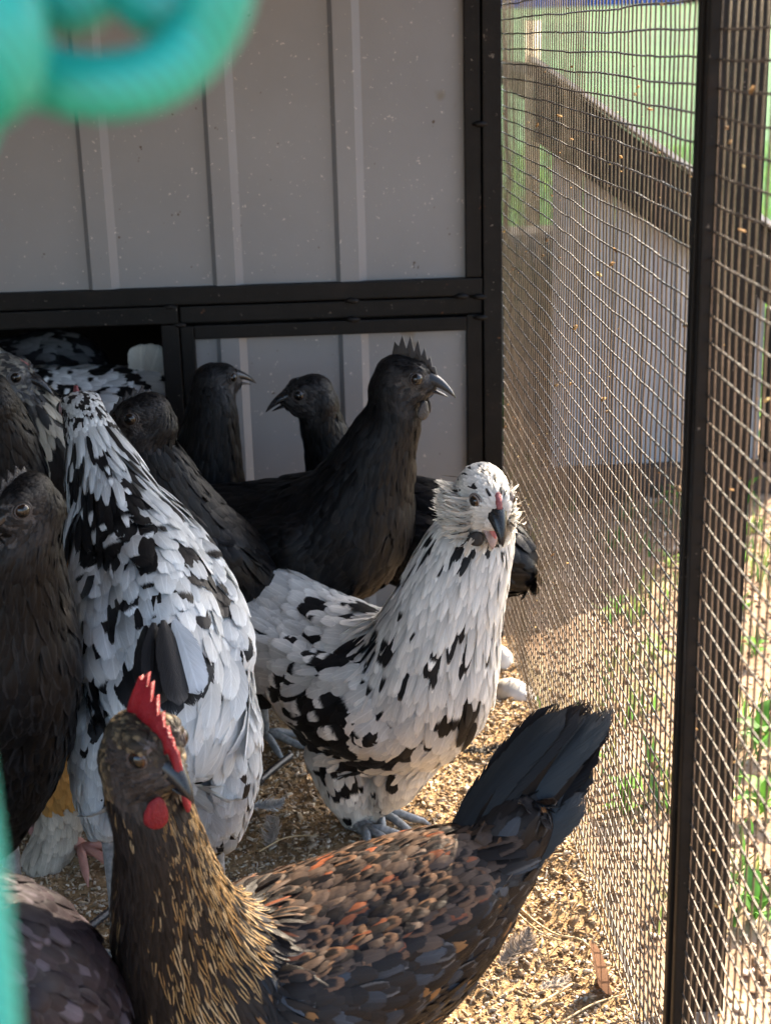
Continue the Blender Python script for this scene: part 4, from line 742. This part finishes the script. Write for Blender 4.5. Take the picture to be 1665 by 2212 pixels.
# black hens by the wall
make_bird('black_hen', 'tall black hen in profile with a spiked black comb', 'hen', GB,
    [(330, 1135, -.24, .036, .04), (440, 1165, -.26, .062, .066), (590, 1180, -.29, .074, .080), (735, 1150, -.33, .070, .080), (795, 1040, -.345, .049, .053), (828, 950, -.355, .036, .038), (852, 890, -.36, .028, .030)],
    dict(c=(876, 817, -.365), rot=(-12, -6, 0), s=1.25), st_black, (.012, .012, .012), wing=(.8, 2.9), tail=dict(base=(345, 1120, -.235), tip=(215, 1050, -.2), lat=(0, 1, 0), n=8, spread=25, col=lambda q: TBL),
    comb=('blackflesh', cs(1.0), .0022, 0), wattle=('blackflesh', .009, .006), legs=[(560, 1400, -.3, 0, 0), (680, 1420, -.3, 0, 0)], lod=1.1)
make_bird('black_hen', 'black hen looking the other way behind the spike combed hen', 'hen', GB,
    [(1105, 1222, -.30, .032, .034), (1030, 1185, -.285, .052, .056), (910, 1155, -.245, .064, .070), (795, 1115, -.205, .054, .060), (735, 1030, -.195, .038, .040), (706, 950, -.20, .027, .029), (690, 900, -.205, .024, .025)],
    dict(c=(664, 852, -.21), rot=(190, -4, 0), s=1.15), st_black, (.012, .012, .012), wing=(.8, 2.9), tail=dict(base=(1090, 1212, -.30), tip=(1160, 1232, -.29), lat=(0, 1, 0), n=9, spread=42, col=lambda q: TBL, len=.036, w=.034),
    comb=('blackflesh', cs(.25), .002, 0), legs=[(850, 1380, -.13, 0, 0), (930, 1380, -.13, 0, 0)], lod=1.25)
make_bird('black_hen', 'black hen beside the pop door, its head turned to the wall', 'hen', GB,
    [(290, 1190, -.10, .036, .036), (350, 1180, -.12, .055, .058), (420, 1130, -.15, .060, .062), (448, 1030, -.165, .044, .046), (455, 940, -.17, .034, .036), (460, 870, -.17, .028, .029)],
    dict(c=(470, 822, -.165), rot=(28, 4, 0), s=1.12), st_black, (.012, .012, .012), wing=(.6, 2.0), comb=('blackflesh', cs(.2), .002, 0), legs=[(390, 1420, -.13, 0, 0), (430, 1420, -.13, 0, 0)], lod=1.3)
make_bird('black_hen', 'black hen with round dark eye behind the spotted nape', 'hen', GB,
    [(560, 1260, -.36, .036, .036), (490, 1240, -.38, .055, .058), (420, 1190, -.41, .060, .062), (366, 1090, -.43, .044, .046), (330, 1000, -.44, .033, .035), (308, 945, -.445, .027, .028)],
    dict(c=(304, 900, -.45), rot=(197, -6, 0), s=1.2), st_black, (.012, .012, .012), wing=(.6, 2.2), comb=('blackflesh', cs(.5), .002, 0), legs=[(440, 1500, -.4, 0, 0), (500, 1500, -.4, 0, 0)], lod=1.2)
make_bird('black_hen', 'black hen with wrinkled face and hanging wattle pressed against the spotted back', 'hen', GB,
    [(-330, 1500, -.74, .04, .04), (-200, 1490, -.77, .062, .068), (-90, 1490, -.80, .074, .084), (-15, 1440, -.83, .066, .082), (12, 1310, -.85, .050, .055), (26, 1220, -.865, .039, .041), (36, 1160, -.875, .031, .033)],
    dict(c=(46, 1088, -.885), rot=(230, -16, 0), s=1.06), st_black, (.012, .012, .012), limbs=[[(22, 1560, -.83, .054), (2, 1680, -.82, .042), (-10, 1800, -.80, .02)]], wing=(.8, 3.0), comb=('blackflesh', cs(.6), .0022, 0), wattle=('blackflesh', .011, .005), skin=(.035, .033, .034), horn='horn', legs=[(20, 1810, -.80, 0, 0), (-80, 1780, -.8, 0, 0)], lod=1.0)
make_bird('black_hen', 'black hen at the back with only its glossy neck showing', 'hen', GB,
    [(-260, 1330, -.50, .05, .05), (-130, 1300, -.53, .065, .07), (-20, 1200, -.57, .055, .06), (18, 1080, -.595, .040, .042), (10, 970, -.61, .031, .033), (-10, 900, -.62, .027, .028)],
    dict(c=(-42, 850, -.63), rot=(180, 0, 0), s=1.0), st_black, (.012, .012, .012), wing=None, legs=[(-100, 1600, -.53, 0, 0)], lod=1.3)
make_bird('dark_hen', 'purplish black hen with folded wing under the green rope', 'hen', None,
    [(190, 2290, -1.06, .028, .030), (130, 2230, -1.07, .048, .052), (20, 2160, -1.09, .066, .072), (-110, 2100, -1.12, .066, .074), (-190, 2000, -1.14, .045, .05), (-210, 1900, -1.15, .03, .032)],
    dict(c=(-235, 1830, -1.16), rot=(180, 0, 0), s=1.0), st_purple, (.02, .016, .018), wing=(.5, 3.0), primaries=dict(n=5, len=.09, col=[(.035, .028, .034), (.06, .05, .06)]), legs=[(0, 2420, -1.09, 0, 0)], flen=1.1)
# birds at and in the pop door
make_bird('mottled_hen', 'grey faced mottled hen looking over the crowd in front of the pop door', 'hen', None,
    [(-260, 1110, -.20, .04, .04), (-140, 1100, -.23, .06, .064), (0, 1060, -.26, .066, .074), (85, 990, -.285, .056, .062), (72, 910, -.30, .042, .042), (44, 868, -.305, .032, .032)],
    dict(c=(22, 812, -.31), rot=(-10, -10, 0), s=1.16), st_greyhead, (.05, .045, .04), wing=(.6, 2.4), comb=('pink', [(.02, .001), (.016, .003), (.01, .004), (.004, .001)], .003, 0), skin=(.09, .09, .095), legs=[(0, 1500, -.26, 0, 0)], lod=1.2)
make_bird('mottled_hen', 'streaky white and black hen standing inside the pop door, tail up', 'hen', None,
    [(338, 838, .055, .022, .024), (285, 862, .055, .046, .044), (200, 872, .06, .056, .052), (110, 870, .06, .05, .05), (40, 840, .10, .036, .036), (0, 800, .10, .028, .028)],
    dict(c=(-30, 775, .10), rot=(180, 0, 0), s=.95), mott((.80, .80, .80), BLK, .10, 17.0, 34, [], use_px=False), (.2, .2, .2), wing=(.8, 2.4), tail=dict(base=(325, 826, .05), tip=(352, 752, .05), lat=(0, 1, 0), n=6, spread=22, col=lambda q: ((.6, .58, .52), (.5, .48, .42), .9, 1.5), w=.035, len=.06), legs=[(180, 1020, .10, 0, 0)], lod=1.2)
make_bird('dark_hen', 'dark hen with pale flecks rounded up in the dark doorway', 'hen', None,
    [(215, 850, .26, .028, .03), (170, 800, .26, .045, .046), (110, 790, .26, .052, .054), (40, 800, .26, .045, .05), (-20, 780, .26, .032, .034)],
    dict(c=(-60, 745, .26), rot=(180, 0, 0), s=.9), mott((.3, .29, .3), (.03, .028, .032), -.18, 27.0, 40, [], use_px=False), (.03, .03, .03), wing=(.6, 2.0), legs=[(100, 980, .26, 0, 0)], lod=1.3)
make_bird('buff_hen', 'buff hen with feathered pink foot, half hidden by black hens', 'hen', None,
    [(-120, 1440, -.42, .04, .04), (-30, 1460, -.45, .06, .062), (70, 1490, -.49, .066, .072), (130, 1440, -.52, .056, .06), (140, 1340, -.535, .038, .04), (135, 1280, -.54, .028, .03)],
    dict(c=(150, 1235, -.545), rot=(0, -10, 0), s=.95), st_buff, (.35, .22, .09), limbs=[[(130, 1560, -.51, .050), (140, 1660, -.525, .042), (135, 1750, -.54, .024), (118, 1820, -.55, .022), (95, 1860, -.56, .02)], [(60, 1560, -.47, .045), (60, 1680, -.47, .03)]], wing=(.7, 2.4), legs=[(150, 1790, -.545, .012, -.012), (60, 1720, -.47, 0, 0)], legmat='toe', fluffy=.3)
# ------------------------------------------------------------------ small things on the bedding
def loose(name, root, tip, nrm, wid, bend, ca, cb, ti, la, label, trn=.25, n=1):
    root, tip = v3(root), v3(tip); o = big_feather(name, root, tip-root, nrm, np.linalg.norm(tip-root), wid, bend, ca, cb, ti, la, trn, root, None, blunt=.6); o.location = root
    return tag(o, label, 'feather')
loose('fallen_feather', at_x(1312, 2205, -.012)-Vector((0, 0, .004)), at_x(1284, 2010, -.020), (-1, -.25, .1), .030, (.10, .10), (.20, .115, .075), (.02, .015, .014), .99, 1.5, 'barred brown feather leaning upright against the bottom of the wire', .4)
def downy(px, py, dv, nb, bl, col, label):
    """a loose feather: bent shaft with many separate soft barbs"""
    p0 = v3(at_z(px, py, .010)); dv = v3(dv); L0 = np.linalg.norm(dv); d = dv/L0; up = v3((0, -.3, 1)); sd_ = unit(np.cross(d, up)); up = np.cross(sd_, d)
    t = np.sort(rng.random(nb)); sg = np.where(rng.random(nb) < .5, 1, -1); b = p0+d*(t*L0)[:, None]+sd_*(.25*L0*np.sin(t*2.2)**2)[:, None]+up*(.12*L0*t*t)[:, None]
    l = bl*np.sin(PI*np.clip(t*.86+.12, 0, 1))*(.6+.7*rng.random(nb)); dr = unit(d*(.7+.3*rng.normal(0, 1, nb))[:, None]+sd_*(sg*1.1)[:, None]+up*(.35*rng.normal(0, 1, nb))[:, None]); mi = b+dr*(l*.5)[:, None]; tp_ = b+unit(dr+d*.5+up*(.4*rng.normal(0, 1, nb))[:, None])*l[:, None]
    nn = np.tile(up, (nb, 1)); B_ = unit(np.cross(dr, nn)); c = jitc(col, nb, .35)
    o = link('fallen_feather', feathers_mesh('fallen_feather', b, mi, tp_, B_, nn, np.full(nb, .0017), np.tile(PROF['hair'], (nb, 1)), c, c, np.tile((1.5, 1.8, .35), (nb, 1)), p0)); o.location = p0; tag(o, label, 'feather')
downy(545, 1742, (.036, .008, .006), 220, .011, (.72, .72, .72), 'white downy feather lying on bedding by the spotted hen thigh')
downy(585, 1830, (-.012, .045, .008), 260, .014, (.5, .44, .38), 'tattered cream feather curled on the bedding beside its white neighbour')
downy(1000, 1625, (.05, .02, .004), 220, .010, (.035, .03, .027), 'black feather lying flat on the bedding under the raised brown tail')
downy(1080, 2085, (.024, .036, .016), 240, .014, (.36, .29, .23), 'fluffy tan feather lying behind the brown hen rump')
downy(1165, 2135, (.026, .016, .004), 160, .008, (.62, .53, .43), 'pale wisp of down on the sunlit bedding')
M['stone'] = noisy('pale_stone', [(.3, (.42, .38, .33)), (.7, (.66, .62, .56))], 40, 6, .5, .25, 120, .4, bdist=.002)
def stone(px, py, rx, ry, rz, rot, label):
    p = at_z(px, py, 0); q = ICO3_V.copy(); q *= (1+.10*np.array([mnoise.noise(tuple(v*1.6+px)) for v in q]))[:, None]; o = link('stone', npmesh('stone', q*np.array([rx, ry, rz]), ICO3_F, M['stone'], True)); o.location = (p.x, p.y, rz*.45); o.rotation_euler = (.1, .2, rot); tag(o, label, 'stone')
stone(1076, 1452, .021, .019, .026, .3, 'round pale stone half sunk in bedding at the corner of the wire'); stone(1112, 1520, .032, .021, .022, -.7, 'longer pale stone lying against the foot of the wire')
M['rubber'] = noisy('black_hose', [(.3, (.012, .013, .016)), (.7, (.03, .032, .038))], 50, 4, .4, .3, 200, .5, bdist=.002)
m = MB(); a, b = at_z(120, 2062, .012), at_z(640, 1632, .012); pts = []; rad = []
for i in range(181): t = i/180; pts.append(a.lerp(b, t)+Vector((.006*math.sin(t*5), 0, .002*math.sin(t*9)))); rad.append(.0046 if i % 2 else .0036)
m.tube(pts, rad, 9); o = m.build('ribbed_hose', M['rubber'], None, True, off=tuple(a)); o.location = a; tag(o, 'black ribbed hose lying across the bedding under the hens', 'hose')
M['straw'] = noisy('straw_stem', [(.3, (.36, .25, .12)), (.7, (.55, .42, .25))], 60, 4, .6, .1, 200, .3)
def straw(pxs, label, r=.0011):
    pts = [at_z(x, y, .014)+Vector((0, 0, rnd.uniform(0, .004))) for x, y in pxs]; q, _ = catmull([tuple(p) for p in pts], 14); m = MB(); m.tube([Vector(p) for p in q], [r*(1-.5*i/14) for i in range(14)], 5); o = m.build('straw', M['straw'], None, True, off=tuple(q[0])); o.location = q[0]; tag(o, label, 'straw')
straw([(1110, 1950), (1150, 1990), (1200, 2025), (1255, 2035), (1300, 2075)], 'long curved straw stem on the sunlit bedding behind the brown tail', .0014); straw([(1105, 1962), (1160, 2010), (1225, 2045)], 'short straw stem lying close along the long curved one')
straw([(1150, 2180), (1235, 2130)], 'thick straight straw pointing at the fallen brown feather', .0018); straw([(1210, 2212), (1280, 2175), (1350, 2150)], 'bent straw poking out through the foot of the wire')
straw([(560, 1840), (620, 1815), (690, 1808)], 'pale straw in the shade beneath the spotted hen')
# ------------------------------------------------------------------ green rope hanging from the front rail
def rope_mat():
    m, n, b, out = newmat('green_rope'); L = n.links.new; tc = N(n, 'ShaderNodeTexCoord')
    w = N(n, 'ShaderNodeTexWave', wave_type='BANDS', bands_direction='DIAGONAL'); setin(w, Scale=180.0, Distortion=1.5); L(tc.outputs['Object'], w.inputs['Vector'])
    c = ramp(n, w.outputs['Fac'], [(.2, (.0, .20, .155)), (.8, (.004, .32, .25))]); L(c, b.inputs['Base Color']); setin(b, Roughness=.38); b.inputs['Specular IOR Level'].default_value = .5
    bp = N(n, 'ShaderNodeBump'); bp.inputs['Strength'].default_value = .25; bp.inputs['Distance'].default_value = .0008; L(w.outputs['Fac'], bp.inputs['Height']); L(bp.outputs[0], b.inputs['Normal']); return m
M['rope'] = rope_mat()
def pd(x, y, d): return CAM + ray(x, y)*(d/FPX)
m = MB(); RR = .0056
def strand(P, r=RR):
    q, _ = catmull([tuple(p) for p in P], 40); m.tube([Vector(p) for p in q], r, 14)
rail = Vector((pd(250, 0, .25).x, -1.774, .997))
strand([rail+Vector((.020, -.016, .010)), rail+Vector((.022, -.020, -.03)), pd(520, -420, .24), pd(485, -60, .245), pd(440, 75, .25), pd(345, 160, .25), pd(225, 186, .25), pd(110, 168, .25), pd(40, 120, .25), pd(30, -60, .252), pd(60, -300, .255), rail+Vector((.004, -.020, -.05)), rail+Vector((.0, -.016, .010))])
strand([pd(-60, -160, .232), pd(-10, -40, .23), pd(20, 80, .231), pd(8, 165, .236), pd(-50, 200, .246), pd(-110, 150, .256), pd(-140, -20, .262)], .0060)
strand([pd(20, -330, .262), pd(90, -60, .258), pd(140, 5, .258), pd(200, -20, .258), pd(240, -90, .258), pd(285, -30, .258), pd(350, 15, .258), pd(410, -30, .258), pd(430, -300, .258)])
strand([pd(-50, 200, .246), pd(-120, 420, .25), pd(-150, 900, .25), pd(-110, 1500, .25), pd(-55, 1950, .25), pd(-28, 2250, .25), pd(-20, 2700, .25)])
strand([rail+Vector((.020, -.016, .010)), rail+Vector((.012, .006, .018)), rail+Vector((.006, .016, 0.0)), rail+Vector((.010, .004, -.018)), rail+Vector((.016, -.016, -.012))])
o = m.build('green_rope', M['rope'], None, True, off=tuple(rail)); o.location = rail; tag(o, 'bright green braided rope looped and knotted over the front rail', 'rope')
